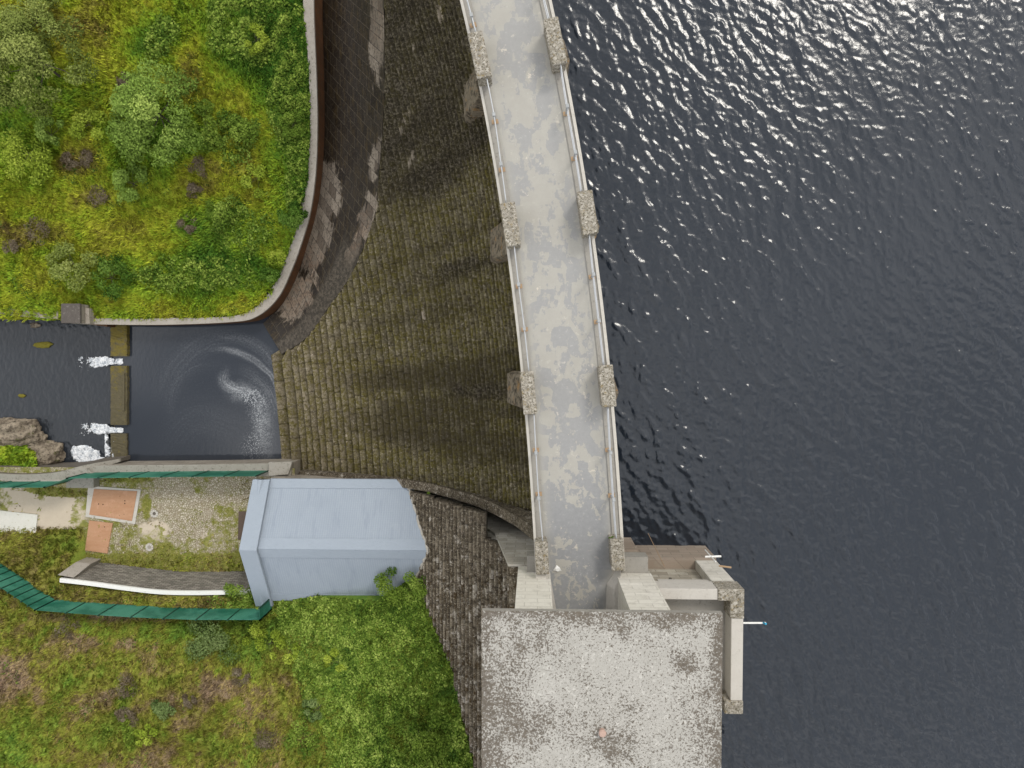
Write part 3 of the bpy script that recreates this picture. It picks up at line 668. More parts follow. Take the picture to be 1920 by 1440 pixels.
# railings
RZ = 1.05
def railing(pts, posts, label, pcurve):
    A = np.array([P(x, y, RZ) for x, y in pts]); A = resample(A, n=24)
    r = empty('railing', (A[0, 0], A[0, 1], .08), label, 'railing', 'pipe railings along the bridge edges')
    m = MB(); m.tube(A, .028, 8); m.build('rail', M_galv, r, smooth=True)
    B = A.copy(); B[:, 2] = .58; m = MB(); m.tube(B, .024, 8); m.build('rail', M_galv, r, smooth=True)
    for py in posts:
        _, ay = PX(A); i = int(np.argmin(abs(ay-py))); c = A[i]; t = A[min(i+1, 23)]-A[max(i-1, 0)]
        m = MB(); m.obox(c, t, .10, .09, .09, RZ+.07); m.obox(c, t, .17, .14, RZ-.07, RZ+.10); po = m.build('post', M_bracket, r, bevel=.012)
        m = MB(); m.obox(c, t, .20, .30, .087, .125); m.build('base_plate', M_orange, po)
    return r
RL = [([(838, -130), (860, -60), (876, 0), (893, 62)], [-55, 30], 'pipe railing on the valley side, running off the top edge of the photo', pw),
      ([(912, 143), (926, 215), (939, 305), (949, 380)], [218, 307], 'pipe railing on the valley side between the two upper lichened blocks', pw),
      ([(964, 460), (972, 530), (983, 615), (992, 699)], [535, 618], 'pipe railing on the valley side at mid bridge, above the stained spillway steps', pw),
      ([(1001, 774), (1005, 850), (1010, 930), (1018, 1018)], [853, 934], 'pipe railing on the valley side nearest the gatehouse and blue roofed building', pw),
      ([(1003, -75), (1012, -40), (1021, 0), (1030, 36)], [-30], 'short length of pipe railing on the reservoir side at the top of the photo', pe),
      ([(1050, 112), (1063, 195), (1078, 280), (1091, 362)], [198, 284], 'pipe railing on the reservoir side beside the glittering water, between lichened blocks', pe),
      ([(1105, 438), (1113, 515), (1123, 600), (1133, 688)], [517, 604], 'pipe railing on the reservoir side at the middle of the bridge', pe),
      ([(1140, 760), (1145, 850), (1150, 930), (1156, 1013)], [848, 932], 'pipe railing on the reservoir side beside the dark water near the gatehouse', pe)]
for a in RL: railing(*a)
lt = P(1045, 1068, .05)
mk('scrap', [lt+np.array(p) for p in [(-.22, -.05, -.03), (.0, -.09, .02), (.2, -.06, -.03), (.12, .1, .03), (-.03, .22, .0), (-.1, .05, .06)]], [[0, 1, 5], [1, 2, 3], [1, 3, 5], [3, 4, 5], [0, 5, 4]], M_white, loc=lt)
tag(bpy.data.objects['scrap'], 'crumpled white scrap lying on the road in front of the speckled roof', 'litter')
# ------------------------------------------------------------------ training wall between spillway and abutment
TW = [(1003, 992, -1.4), (960, 962, -5.2), (900, 933, -8.6), (845, 917, -10.9), (790, 904, -12.7), (700, 892, -15.1), (620, 887, -16.9), (560, 884, -18.0)]
A = resample(np.array([P(*p) for p in TW]), n=140); A[:, 1] += .05*(vn(np.arange(140), 0, 6, 3)-.5); A[:, 2] += .12*(vn(np.arange(140), 5, 5, 4)-.5); B = A.copy(); B[:, 1] -= np.linspace(.62, .48, 140)
def ribbon3(A, B, drop):
    A = np.asarray(A); B = np.asarray(B); n = len(A); V = np.zeros((n, 4, 3)); V[:, 0] = A; V[:, 1] = B; V[:, 2] = B; V[:, 3] = A; V[:, 2:, 2] -= drop
    V[:, 1, 2] = A[:, 2]
    Fc = [[i*4+k, i*4+(k+1) % 4, (i+1)*4+(k+1) % 4, (i+1)*4+k] for i in range(n-1) for k in range(4)]+[[3, 2, 1, 0], [(n-1)*4+k for k in range(4)]]
    return V.reshape(-1, 3), Fc
V, Fc = ribbon3(A, B, 4); tw = mk('training_wall', V, Fc, M_abut, loc=A[30])
tag(tw, 'sloping blackened masonry wall dividing the stepped spillway from the rough abutment by the blue roof', 'wall')
# abutment (non overflow part of the dam, south of the wall)
ab = empty('dam_abutment', P(860, 1100, -9), 'rough lichen streaked masonry slope between the blue roofed building and the speckled gatehouse roof', 'dam')
def ax(z): return (z+2.97)/1.28
rows = []
for z in np.arange(-4.6, -17.5, -RISE):
    ys = np.linspace(-8.7 if z < -6.6 else -10.1, -46, 60); x0 = ax(z); x1 = ax(z-RISE)
    Ai = np.stack([np.full(60, x0+.08), ys], 1); Bo = np.stack([np.full(60, x1), ys], 1); rows.append((Ai, Bo, z, lambda x, y, z: True, 1.25))
rows.append((np.stack([np.full(60, .6), np.linspace(-10.1, -46, 60)], 1), np.stack([np.full(60, -1.27), np.linspace(-10.1, -46, 60)], 1), -1.0, lambda x, y, z: True, 1.3))
def at_ab(V):
    px, py = PX(V)
    return {'brown': np.clip(sst(1000, 1120, py)*(.4+.8*vn(V[:, 0], V[:, 1], 2, 9)), 0, 1)}
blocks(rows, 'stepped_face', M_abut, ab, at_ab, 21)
m = MB(); m.prism([(-1.24, -10.06), (-1.24, -46), (3.9, -46), (3.9, -10.06)], -14, -1.55)
m.prism([(-16, -10.2, -19), (-16, -46, -19), (-1.0, -46, -19), (-1.0, -10.2, -19)], 0, 0, [(-11.2, -10.2, -17.9), (-11.2, -46, -17.9), (-1.0, -46, -4.9), (-1.0, -10.2, -4.9)])
m.build('core', M_ashlar_d, ab)
m = MB(); m.prism([(-2.35, -10.08, -7.4), (-1.2, -10.08, -7.4), (-1.2, -9.98, -7.4), (-2.35, -9.98, -7.4)], 0, 0, [(-1.32, -10.08, -1.0), (-1.2, -10.08, -1.0), (-1.2, -9.98, -1.0), (-1.32, -9.98, -1.0)])
m.box(-1.2, 1.2, -10.09, -9.97, -12, -1.03); m.prism([(-4.4, -10.08, -12), (-1.2, -10.08, -12), (-1.2, -9.98, -12), (-4.4, -9.98, -12)], 0, 0, [(-2.35, -10.08, -7.4), (-1.2, -10.08, -7.4), (-1.2, -9.98, -7.4), (-2.35, -9.98, -7.4)])
m.build('end_face', M_ashlar_d, ab)
# ------------------------------------------------------------------ gatehouse (valve tower)
gh = empty('gatehouse', (2.6, -16, -.5), 'square gatehouse with flat speckled concrete roof at the end of the bridge', 'building')
X0, X1, Y0, Y1 = -2.15, 7.42, -30, -10.04
gx = np.linspace(X0, X1, 60); gy = np.linspace(Y0, Y1, 110); XX, YY = np.meshgrid(gx, gy, indexing='ij')
de = np.minimum.reduce([(XX-X0)*1.0, (X1-XX)*1.6, (Y1-YY)*1.3])
dirt = 1-sst(0, 1.5, de); px, py = PX(np.stack([XX, YY, np.full(XX.shape, 5.22)], -1))
for b in [(940, 1270, 60, 160, 0, .75), (975, 1350, 90, 60, 0, .9), (1285, 1245, 40, 30, 0, .95), (1140, 1395, 60, 35, 0, .7), (1330, 1350, 50, 120, 0, .55), (960, 1190, 70, 60, 0, .6), (1190, 1165, 200, 22, 0, .6)]:
    dirt = np.maximum(dirt, b[5]*blob(px, py, *b[:5], .8))
dirt = dirt-.25*blob(px, py, 1170, 1270, 130, 90, 0, .9)
kk = np.arange(60*110).reshape(60, 110)
rf = mk('roof', np.stack([XX, YY, np.full(XX.shape, 5.22)], -1).reshape(-1, 3), np.stack([kk[:-1, :-1], kk[1:, :-1], kk[1:, 1:], kk[:-1, 1:]], -1).reshape(-1, 4), M_roofc, gh, attrs={'dirt': dirt.ravel()})
MB().box(X0+.01, X1-.01, Y0, Y1-.01, 4.93, 5.216).build('roof_edge', M_ledge, gh)
m = MB(); m.box(3.8, 5.43, -22, -10.06, -.02, 4.93); m.box(-.83, .70, -22, -10.06, -1.0, 4.93); m.box(3.9, 7.2, -26, -12.4, -.6, 4.93); m.box(-.8, 7.2, -29, -16.5, -1, 4.93); m.build('wall', M_ashlar, gh)
MB().box(.70, 3.8, -16.45, -16.3, .0, 2.6).build('door', M_green_d, gh)
m = MB(); m.box(1.2, 5.43, -26, -10.065, -3.6, -.021); m.build('lower_wall', M_ashlar_d, gh)
m = MB(); m.box(1.2, 5.36, -26, -9.99, -14, -3.9); m.prism([(1.2, -26), (5.36, -26), (5.36, -9.99), (1.2, -9.99)], -3.9, -3.601, [(1.2, -26), (5.43, -26), (5.43, -10.07), (1.2, -10.07)]); m.build('plinth', M_ashlar_b, gh)
# water side bay with balcony
m = MB(); m.box(5.36, 9.50, -16.2, -10.42, -14, -4.1); m.prism([(5.36, -16.2), (9.5, -16.2), (9.5, -10.42), (5.36, -10.42)], -4.1, -3.8, [(5.36, -16.2), (9.44, -16.2), (9.44, -10.5), (5.36, -10.5)]); m.build('plinth', M_ashlar_b, gh)
m = MB(); m.box(5.43, 9.40, -16.1, -10.95, -3.8, -.30); m.build('bay_wall', mat('stained_bay_wall', f_ashlar((.27, .235, .18), (.46, .425, .35), (.14, .115, .085), 1.0), bump=.5), gh)
m = MB(); m.box(8.35, 9.44, -11.4, -10.49, -3.8, -.05); m.build('pilaster', M_ashlar, gh, bevel=.02)
m = MB(); m.box(5.9, 8.35, -10.95, -10.62, -.95, -.62); m.build('string_course', M_conc, gh)
for i, x in enumerate(np.linspace(6.25, 8.2, 6)):
    m = MB(); m.prism([(x-.13, -10.95, -.60), (x+.13, -10.95, -.60), (x+.13, -10.80, -.60), (x-.13, -10.80, -.60)], 0, 0, [(x-.13, -10.95, -.06), (x+.13, -10.95, -.06), (x+.13, -10.50, -.06), (x-.13, -10.50, -.06)]); m.build('corbel', M_conc, gh)
a = P(1260, 1083, -1.0); m = MB(); m.box(a[0]-.06, a[0]+.06, -10.95, -10.70, -1.5, -.6); m.box(a[0]+.12, a[0]+.2, -10.95, -10.74, -1.4, -.7); m.build('bracket', M_dconc, gh)
for (qx, qw, qz) in ((6.6, .25, -.615), (7.75, .35, -.615), (7.2, .2, -.615)):
    MB().prism([(qx-qw, -10.94), (qx+qw, -10.94), (qx+qw*.6, -10.66), (qx-qw*.7, -10.68)], qz, qz+.06).build('moss_cushion', M_moss, gh, bevel=.02)
MB().box(5.43, 9.40, -16.1, -10.6, -.299, .03).build('balcony_floor', M_ledge, gh)
MB().box(5.55, 8.28, -10.92, -10.42, -.055, 1.08).build('parapet', M_conc, gh, bevel=.02)
MB().box(8.90, 9.44, -15.55, -11.75, -.055, 1.08).build('parapet', M_conc, gh, bevel=.02)
m = MB(); m.prism([(8.28, -10.40), (8.28, -10.94), (8.84, -10.94), (8.84, -11.75), (9.46, -11.75), (9.46, -10.40)][::-1], -.04, 1.13); m.build('parapet_corner', M_lichen, gh, bevel=.02)
MB().box(8.62, 9.46, -16.16, -15.55, -.055, 1.13).build('parapet_corner', M_lichen, gh, bevel=.02)
c = P(1130, 1377, 5.5); m = MB(); m.tube([(c[0], c[1], 5.21), (c[0], c[1], 5.40)], .12, 16); vent = m.build('vent', M_pink, gh)
m = MB(); m.tube([(c[0], c[1], 5.40), (c[0], c[1], 5.44), (c[0], c[1], 5.50), (c[0], c[1], 5.52)], [.14, .155, .12, .05], 24); m.build('vent_cap', M_pink, vent, smooth=False)
# gauge arms
a, b = P(1390, 1168, .5), P(1436, 1168, .5); m = MB(); m.tube([a, b], .045, 8); ga = empty('water_gauge', a, 'white gauge arm with a blue tip reaching over the water from the balcony', 'water gauge'); m.build('arm', M_white, ga)
MB().tube([b-np.array([.12, 0, 0]), b+np.array([-.08, .05, .25])], .05, 8).build('tip', M_blue, ga)
a, b = P(1322, 1044, -1.2), P(1352, 1043, -1.2); m = MB(); m.tube([a, b], .05, 8); m.tube([(a+b)/2+np.array([-.1, .0, -1.2]), (a+b)/2+np.array([-.1, 0, .9])], .03, 8)
tag(m.build('gauge_rod', M_white, loc=a), 'small white cross shaped rod fixed to the water side bay', 'rod')
a, b = P(1348, 1061, -1.2), P(1371, 1064, -1.2); tag(MB().tube([a, b], .045, 8).build('iron_rod', M_orange, loc=a), 'short rusty iron rod sticking out over the water', 'rod')
a, b = P(1215, 1000, -5.6), P(1246, 1062, -1.5); tag(MB().tube([a, b], .016, 6).build('iron_wire', M_orange, loc=a), 'thin rusty wire slanting from the water up the bay wall', 'wire')
# ------------------------------------------------------------------ reservoir: directional FFT waves
def waves(N, L, seed, lam, rms, ang, spread):
    r = np.random.default_rng(seed); k = np.fft.fftfreq(N, L/N)*2*np.pi; KX, KY = np.meshgrid(k, k, indexing='ij'); K = np.hypot(KX, KY)+1e-9
    k0 = 2*np.pi/lam; th = np.arctan2(KY, KX)-ang; D_ = np.abs(np.cos(th))**spread
    sp = np.where(K > .3, (K**-3.6)*np.exp(-.9*(k0/K)**2), 0)*D_*np.exp(-(K/45)**2)
    h = np.fft.ifft2(np.sqrt(sp)*(r.normal(size=(N, N))+1j*r.normal(size=(N, N)))).real
    sx = np.gradient(h, L/N, axis=0); sy = np.gradient(h, L/N, axis=1); return h*rms/np.sqrt((sx**2+sy**2).mean())
Nw, Lw = 1024, 77.0
hw = waves(Nw, Lw, 5, 1.15, .115, math.atan2(.50, .86), 6)
hw = hw+waves(Nw, Lw, 6, .55, .065, math.atan2(.85, .45), 2)
cx = np.arange(Nw)*Lw/Nw-14; cy = np.arange(Nw)*Lw/Nw-39
XX, YY = np.meshgrid(cx, cy, indexing='ij')
gust = .52+.85*vn(XX, YY, 11, 4, 4)
gust *= np.interp(YY, [-25, -12, 0, 12, 24], [1.6, 1.55, 1.38, 1.1, .95])
# sharpen crests a little
hh = hw*gust; hh = hh+.35*np.abs(hh)
XXe = XX.copy(); YYe = YY.copy(); XXe[-1, :] = 700; YYe[:, 0] = -500; YYe[:, -1] = 500
kk = np.arange(Nw*Nw).reshape(Nw, Nw); Fw = np.stack([kk[:-1, :-1], kk[1:, :-1], kk[1:, 1:], kk[:-1, 1:]], -1).reshape(-1, 4)
wl = np.interp(YY, CW[::-1, 1], CW[::-1, 0]); okv = (XX > wl+1.6)
fm = okv.ravel()[Fw].all(1); Fw = Fw[fm]
used = np.zeros(Nw*Nw, bool); used[Fw.ravel()] = True; remap = np.cumsum(used)-1
V = np.stack([XXe, YYe, -6.5+hh], -1).reshape(-1, 3)[used]
lake = mk('reservoir_water', V, remap[Fw], M_lake, None, True); tag(lake, 'dark rippled reservoir water glinting towards the far corner', 'water', kind='structure')
# ------------------------------------------------------------------ pool, river, ground sheet
g1 = resample(np.array([P(x, y, -20.) for x, y in [(200, 600), (560, 600)]]), n=2)
nx, ny = 340, 260; xs = np.linspace(-32.2, -17.2, nx); ys = np.linspace(-8.6, 3.4, ny); XX, YY = np.meshgrid(xs, ys, indexing='ij')
V = np.stack([XX, YY, np.full(XX.shape, -20.)], -1); px, py = PX(V)
wx = px+8*(vn(XX, YY, 1.5, 2)-.5); wy = py+8*(vn(XX, YY, 1.5, 8)-.5)
foam = np.zeros(px.shape)
def arc(pts, wd, amp, seed):
    C = resample(np.array(pts, float), n=90); d = np.full(px.shape, 1e9); tpar = np.zeros(px.shape)
    for i, c in enumerate(C):
        q = np.hypot(wx-c[0], wy-c[1]); mset = q < d; d[mset] = q[mset]; tpar[mset] = i/90
    st_ = vn(d*1.2, tpar*9, 2.0, seed, 4, .7)
    return 1.2*amp*np.exp(-(d/wd)**2)*(.25+1.2*st_**2)*np.sin(np.pi*np.clip(tpar*.9+.05, 0, 1))
for pts, wd, amp, sd_ in [([(385, 655), (430, 655), (475, 675), (515, 715), (525, 800)], 6, .50, 1), ([(360, 640), (440, 632), (500, 665), (528, 730), (533, 850)], 12, .26, 2), ([(425, 690), (420, 715), (440, 728), (470, 735), (490, 750)], 10, .6, 3),
                          ([(445, 695), (470, 702), (500, 730), (515, 770), (505, 800)], 13, .30, 5), ([(300, 760), (330, 690), (390, 640), (470, 635)], 26, .13, 4), ([(330, 800), (320, 740), (360, 690), (420, 680)], 14, .12, 6), ([(300, 860), (360, 790), (430, 800), (470, 830)], 40, .09, 7)]:
    foam = np.maximum(foam, arc(pts, wd, amp, sd_))
spk = (rng.random(px.shape) < .17)*(blob(wx, wy, 488, 790, 26, 85, -8, .95)*.8+.8*blob(wx, wy, 470, 745, 36, 16, 20, .7)+.6*blob(wx, wy, 470, 840, 22, 30, 0, .8)+.06*blob(wx, wy, 420, 740, 130, 120, 0, .8))
foam = np.maximum(foam, np.clip(spk, 0, 1)*.75)
foam = np.maximum(foam, .34*blob(wx, wy, 455, 735, 34, 24, 0, .9)*(.4+.9*vn(XX, YY, .5, 19))); foam = np.maximum(foam, .42*blob(wx, wy, 492, 790, 24, 85, -8, .9)*(.2+1.0*vn(XX, YY, .35, 23, 4, .7)))
kk = np.arange(nx*ny).reshape(nx, ny)
pool = mk('pool_water', V.reshape(-1, 3), np.stack([kk[:-1, :-1], kk[1:, :-1], kk[1:, 1:], kk[:-1, 1:]], -1).reshape(-1, 4), M_pool, attrs={'foam': np.clip(foam, 0, 1).ravel()})
tag(pool, 'still grey stilling pool with swirls of pale foam', 'water', kind='structure')
hr = waves(256, 16, 9, .7, .10, .3, 1); nr = 256
xs = np.linspace(-46, -31.9, nr); ys = np.linspace(-13, 5, nr); XX, YY = np.meshgrid(xs, ys, indexing='ij'); XX[0, :] = -110
kk = np.arange(nr*nr).reshape(nr, nr)
riv = mk('river_water', np.stack([XX, YY, -21+hr*(.35+.65*np.exp(-((XX+33)/7)**2))], -1).reshape(-1, 3), np.stack([kk[:-1, :-1], kk[1:, :-1], kk[1:, 1:], kk[:-1, 1:]], -1).reshape(-1, 4), M_river, None, True)
tag(riv, 'dark shallow river water flowing away below the weir', 'water', kind='structure')
tag(mk('ground', [(-900, -900, -24), (900, -900, -24), (900, 900, -24), (-900, 900, -24)], [[0, 1, 2, 3]], M_dconc), 'low ground under the valley', 'ground', kind='structure')
# weir
we = empty('weir', P(222, 740, -21), 'mossy brown concrete weir across the outlet of the pool with two notches', 'weir')
wa = lambda y0, y1: [P(206, y0, -19.62)[:2], P(237, y0, -19.62)[:2], P(237, y1, -19.62)[:2], P(206, y1, -19.62)[:2]]
def weirseg(y0, y1, zt):
    n = 24; Vv = []; A = []; 
    for i in range(n+1):
        y = y0+(y1-y0)*i/n
        for x, z in ((198, -22), (205, -20.6), (206.5, zt-.05), (208, zt), (215, zt), (223, zt), (230, zt), (236, zt), (237.5, zt-.05), (238.5, -22)):
            p = P(x+rng.normal(0, .35), y, zt); Vv.append((p[0], p[1], z+rng.normal(0, .012))); A.append(np.interp(y, [612, 690, 740, 865], [1, .75, .35, .25]))
    m_ = 10; Fc = [[i*m_+k, i*m_+k+1, (i+1)*m_+k+1, (i+1)*m_+k] for i in range(n) for k in range(m_-1)]+[list(range(m_)), [n*m_+k for k in range(m_)][::-1]]
    return mk('weir_wall', Vv, Fc, M_weir, we, attrs={'moss': A})
weirseg(606, 668, -19.60); weirseg(686, 797, -19.66); weirseg(813, 872, -19.80); MB().prism([tuple(p) for p in wa(600, 875)], -23, -20.14).build('sill', M_weir, we)
for y0, y1 in ((612, 700), (690, 800)):
    pass
MB().prism([tuple(P(x, y, -19.58)[:2]) for x, y in ((229, 700), (233.5, 700), (233.5, 770), (229, 770))], -19.7, -19.57).build('trim', M_weir, we, attrs=None)
def foampatch(name, maskf, box, zf, cell, label, cat, seed):
    x0, y0, x1, y1 = box; a = P(x0, y1, -20.6); b = P(x1, y0, -20.6)
    xs = np.arange(a[0], b[0], cell); ys = np.arange(a[1], b[1], cell); XX, YY = np.meshgrid(xs, ys, indexing='ij')
    px, py = PX(np.stack([XX, YY, np.full(XX.shape, -20.6)], -1))
    mk_ = maskf(px, py)+1.9*(vn(XX, YY, .40, seed, 6, .8)-.5)
    Z = zf(px, py)+.10*(vn(XX, YY, .25, seed+1, 4, .7)-.5)+.07*np.clip(mk_-.5, 0, 1)
    kk = np.arange(XX.size).reshape(XX.shape); Fc = np.stack([kk[:-1, :-1], kk[1:, :-1], kk[1:, 1:], kk[:-1, 1:]], -1).reshape(-1, 4)
    ok = (mk_ > .5).ravel()[Fc].all(1); Fc = Fc[ok]; u = np.zeros(XX.size, bool); u[Fc.ravel()] = True; rm = np.cumsum(u)-1
    o = mk(name, np.stack([XX, YY, Z], -1).reshape(-1, 3)[u], rm[Fc], M_foam, None, True, {'dens': np.clip((mk_.ravel()[u]-.5)/.55, 0, 1)}, loc=P((x0+x1)/2, (y0+y1)/2, -21)); return tag(o, label, cat)
def zcas(px, py): return np.interp(px, [150, 196, 206, 214, 240], [-20.94, -20.93, -20.4, -20.06, -19.98])
def mcas(yc, hw):
    def f(px, py):
        e = np.interp(px, [135, 165, 205, 215, 240], [15, 12, 8.5, hw, hw*.9]); core = sst(e*1.35, e*.55, abs(py-yc))
        return core*np.interp(px, [132, 150, 170, 195, 237, 242], [.05, .42, .75, 1.3, 1.25, .2])+.02
    return f
foampatch('cascade', mcas(677.5, 6.5), (130, 650, 240, 705), zcas, .03, 'white water pouring through the upper notch of the mossy weir', 'cascade', 31)
foampatch('cascade', mcas(805, 6), (130, 778, 240, 832), zcas, .03, 'white water pouring through the lower notch of the weir beside the foam patch', 'cascade', 37)
for o in [x for x in bpy.data.objects if x.name.startswith('cascade')]: o['group'] = 'white water jets through the weir'
foampatch('foam_patch', lambda px, py: 1.25*blob(px, py, 155, 853, 34, 20, 12, .45)+.9*blob(px, py, 196, 864, 34, 6, 0, .5), (110, 825, 235, 885), lambda px, py: -20.93+0*px, .03, 'large patch of white foam in the river corner below the weir', 'foam', 41)
def mspl(px, py): return .62*sst(16, 3, abs(px-203))*sst(575, 690, py)*sst(875, 815, py)*sst(800, 815, py)+.55*sst(22, 4, abs(px-214))*sst(812, 822, py)*sst(868, 850, py)
foampatch('overspill', mspl, (185, 800, 236, 870), lambda px, py: np.interp(px, [190, 200, 207, 236], [-20.93, -20.93, -19.9, -19.72]), .04, 'thin sheet of white water slipping over the lower end of the weir', 'overspill', 47)
# ------------------------------------------------------------------ curved bank wall
BW = [((590, -330), (570, -330), -13.2), ((588, -150), (568, -150), -13.6), ((588, 0), (568, 0), -14.0), ((590, 70), (573, 70), -14.2), ((593, 140), (579, 140), -14.45), ((595, 230), (580, 232), -14.9), ((592, 320), (577, 310), -15.5), ((583, 390), (565, 380), -16.2),
      ((570, 440), (553, 432), -16.7), ((549, 500), (531, 492), -17.2), ((521, 558), (505, 547), -17.8), ((480, 594), (470, 582), -18.1), ((430, 604), (420, 594), -18.2), ((300, 609), (300, 597), -18.2), ((168, 608), (168, 597), -18.2)]
In = resample(np.array([P(a[0], a[1], z) for a, b, z in BW]), n=160); Ou = resample(np.array([P(b[0], b[1], z) for a, b, z in BW]), n=160); Ou[:, 2] = In[:, 2]
Ou[:, :2] += rng.normal(0, .02, (160, 2)); 
bw = empty('bank_wall', In[80], 'long curving stone wall with pale coping and rust stained face holding the green bank', 'wall')
n1 = 160; vsx = np.linspace(0, 1, 4); V = (In[:, None]*(1-vsx)[None, :, None]+Ou[:, None]*vsx[None, :, None]); V[:, 1:3, 2] += rng.normal(0.02, .012, (n1, 2))
bot = V.copy(); 
kk = np.arange(n1*4).reshape(n1, 4)
V2, Fc2 = ribbon(In[:, :2], Ou[:, :2], 0, 0)
def wallbody(I, O, zt, zb):
    n = len(I); V = np.zeros((n, 4, 3)); V[:, 0, :2] = I[:, :2]; V[:, 1, :2] = O[:, :2]; V[:, 2, :2] = O[:, :2]; V[:, 3, :2] = I[:, :2]; V[:, :2, 2] = zt[:, None]; V[:, 2:, 2] = zb[:, None]
    Fc = [[i*4+k, i*4+(k+1) % 4, (i+1)*4+(k+1) % 4, (i+1)*4+k] for i in range(n-1) for k in range(4)]+[[3, 2, 1, 0], [(n-1)*4+k for k in range(4)]]
    return V.reshape(-1, 3), Fc
a_, b_ = wallbody(In, Ou, In[:, 2], In[:, 2]-.22); mk('coping', a_, b_, M_cope, bw)
d_in = (Ou-In)[:, :2]; d_in /= np.linalg.norm(d_in, axis=1)[:, None]
I2 = In.copy(); I2[:, :2] += d_in*.04; a_, b_ = wallbody(I2, Ou, In[:, 2]-.221, np.full(n1, -22.)); mk('face', a_, b_, M_rustwall, bw)
# river side pier and low wall
pc = P(141, 588, -16.9)
sp = empty('stone_pier', (pc[0], pc[1], -21), 'square stone pier with dark lichened top standing at the river corner', 'pier')
q = [P(*t)[:2] for t in ((114, 569, -16.9), (150, 569, -16.9), (150, 606, -16.9), (114, 606, -16.9))]
m = MB(); m.prism([tuple(p) for p in q][::-1], -17.1, -16.9); m.build('cap', mat('dark_lichen', f_conc((.06, .05, .045), (.12, .105, .09), (.30, .28, .25), .5)), sp, bevel=.03)
q2 = [P(*t)[:2] for t in ((116, 570, -16.9), (149, 570, -16.9), (149, 605, -16.9), (116, 605, -16.9))]
m = MB(); m.prism([tuple(p) for p in q2][::-1], -22, -17.101); m.build('shaft', M_rubble, sp)
A = np.array([P(x, y, -18.6) for x, y in [(-160, 560), (-60, 572), (0, 574), (20, 578), (60, 583), (116, 584)]]); B = np.array([P(x, y, -18.6) for x, y in [(-160, 570), (-60, 584), (0, 588), (20, 591), (60, 595), (116, 599)]])
V, Fc = ribbon(resample(B, n=40)[:, :2], resample(A, n=40)[:, :2], -18.15, -22); tag(mk('river_wall', V, Fc, M_rubble, loc=B[2]), 'low pale rubble wall along the river, left of the square stone pier', 'wall')
A = np.array([P(x, y, -18.25) for x, y in [(150, 588), (168, 597)]]); q = [P(*t)[:2] for t in ((150, 575, -17.6), (166, 578, -17.6), (168, 607, -17.6), (150, 607, -17.6))]
m = MB(); m.prism([tuple(p) for p in q][::-1], -22, -17.6); m.build('buttress', M_rubble, sp, bevel=.02)
q = [P(*t)[:2] for t in ((166, 603, -18.4), (206, 607, -18.9), (206, 613, -18.9), (166, 608, -18.4))]
m = MB(); m.prism([tuple(p) for p in q][::-1], -22, -18.55); tag(m.build('wing_wall', M_rustwall, loc=P(186, 608, -20)), 'short brown wing wall joining the stone pier to the mossy weir', 'wall')
# mossy stones in the river
for (px_, py_, r1, r2, lab) in [(81, 647, .72, .24, 'long yellow mossy stone breaking the river surface'), (41, 742, .28, .15, 'small mossy stone in the river near the left edge'), (66, 610, .4, .22, 'dark flat stone under the river surface near the low wall')]:
    c = P(px_, py_, -20.95); bm = bmesh.new(); bmesh.ops.create_icosphere(bm, subdivisions=4, radius=1)
    V = np.array([v.co[:] for v in bm.verts]); Fc = [[v.index for v in f.verts] for f in bm.faces]; bm.free()
    k = 1+.7*(vn(V[:, 0]*1.5+px_, V[:, 1]*1.5, .8, 3)-.5); V = V*k[:, None]*np.array([r1, r2, .10])+c+np.array([0, 0, .0])
    a = math.radians(-8); tag(mk('river_stone', V, Fc, M_moss if py_ > 620 else M_rock, None, True, loc=c), lab, 'stone', 'stones in the river')
# ------------------------------------------------------------------ yard side
YZ = -17.6
V = []; xs = np.linspace(-48, -17.5, 180); ys = np.linspace(-16.3, -7.9, 70); XX, YY = np.meshgrid(xs, ys, indexing='ij'); px, py = PX(np.stack([XX, YY, np.full(XX.shape, YZ)], -1))
dirt = np.maximum.reduce([blob(px, py, 95, 965, 95, 55, 0, .6), .75*blob(px, py, 290, 995, 45, 30, 0, .6), .55*blob(px, py, 400, 1010, 40, 35, 0, .6), blob(px, py, 30, 940, 60, 60, 0, .5)])
grs = np.maximum.reduce([sst(1020, 1050, py), blob(px, py, 105, 922, 75, 12, 5, .6), .95*sst(175, 120, px)*sst(985, 1012, py), .75*blob(px, py, 310, 1030, 25, 20), .85*blob(px, py, 240, 898, 60, 8), .7*blob(px, py, 160, 1000, 16, 40), .5*blob(px, py, 210, 960, 110, 60)*.7, .55*np.ones(px.shape)*(vn(XX, YY, 2.2, 4) > .5), .7*blob(px, py, 275, 950, 12, 40)])
Z = YZ+.03*(vn(XX, YY, 1, 6)-.5); XX2 = XX.copy(); XX2[0, :] = -100
kk = np.arange(XX.size).reshape(XX.shape)
yd = mk('yard', np.stack([XX2, YY, Z], -1).reshape(-1, 3), np.stack([kk[:-1, :-1], kk[1:, :-1], kk[1:, 1:], kk[:-1, 1:]], -1).reshape(-1, 4), M_yard, None, True, {'dirt': dirt.ravel(), 'grass': grs.ravel()})
tag(yd, 'cobbled yard beside the pool with weeds in the joints', 'yard', kind='structure')
def slab(name, pts, z0, z1, m, label, cat, parent=None, bevel=.01):
    q = [P(x, y, z1)[:2] for x, y in pts][::-1]
    return MB().prism([tuple(p) for p in q], z0, z1).build(name, m, parent, bevel=bevel, **({} if parent else {'loc': (q[0][0], q[0][1], z0)}))
zc = YZ+.09
cv = empty('steel_cover', P(215, 946, YZ), 'large rusty orange steel cover with lifting holes set in a concrete surround in the yard', 'steel cover', 'rusty steel covers in the yard')
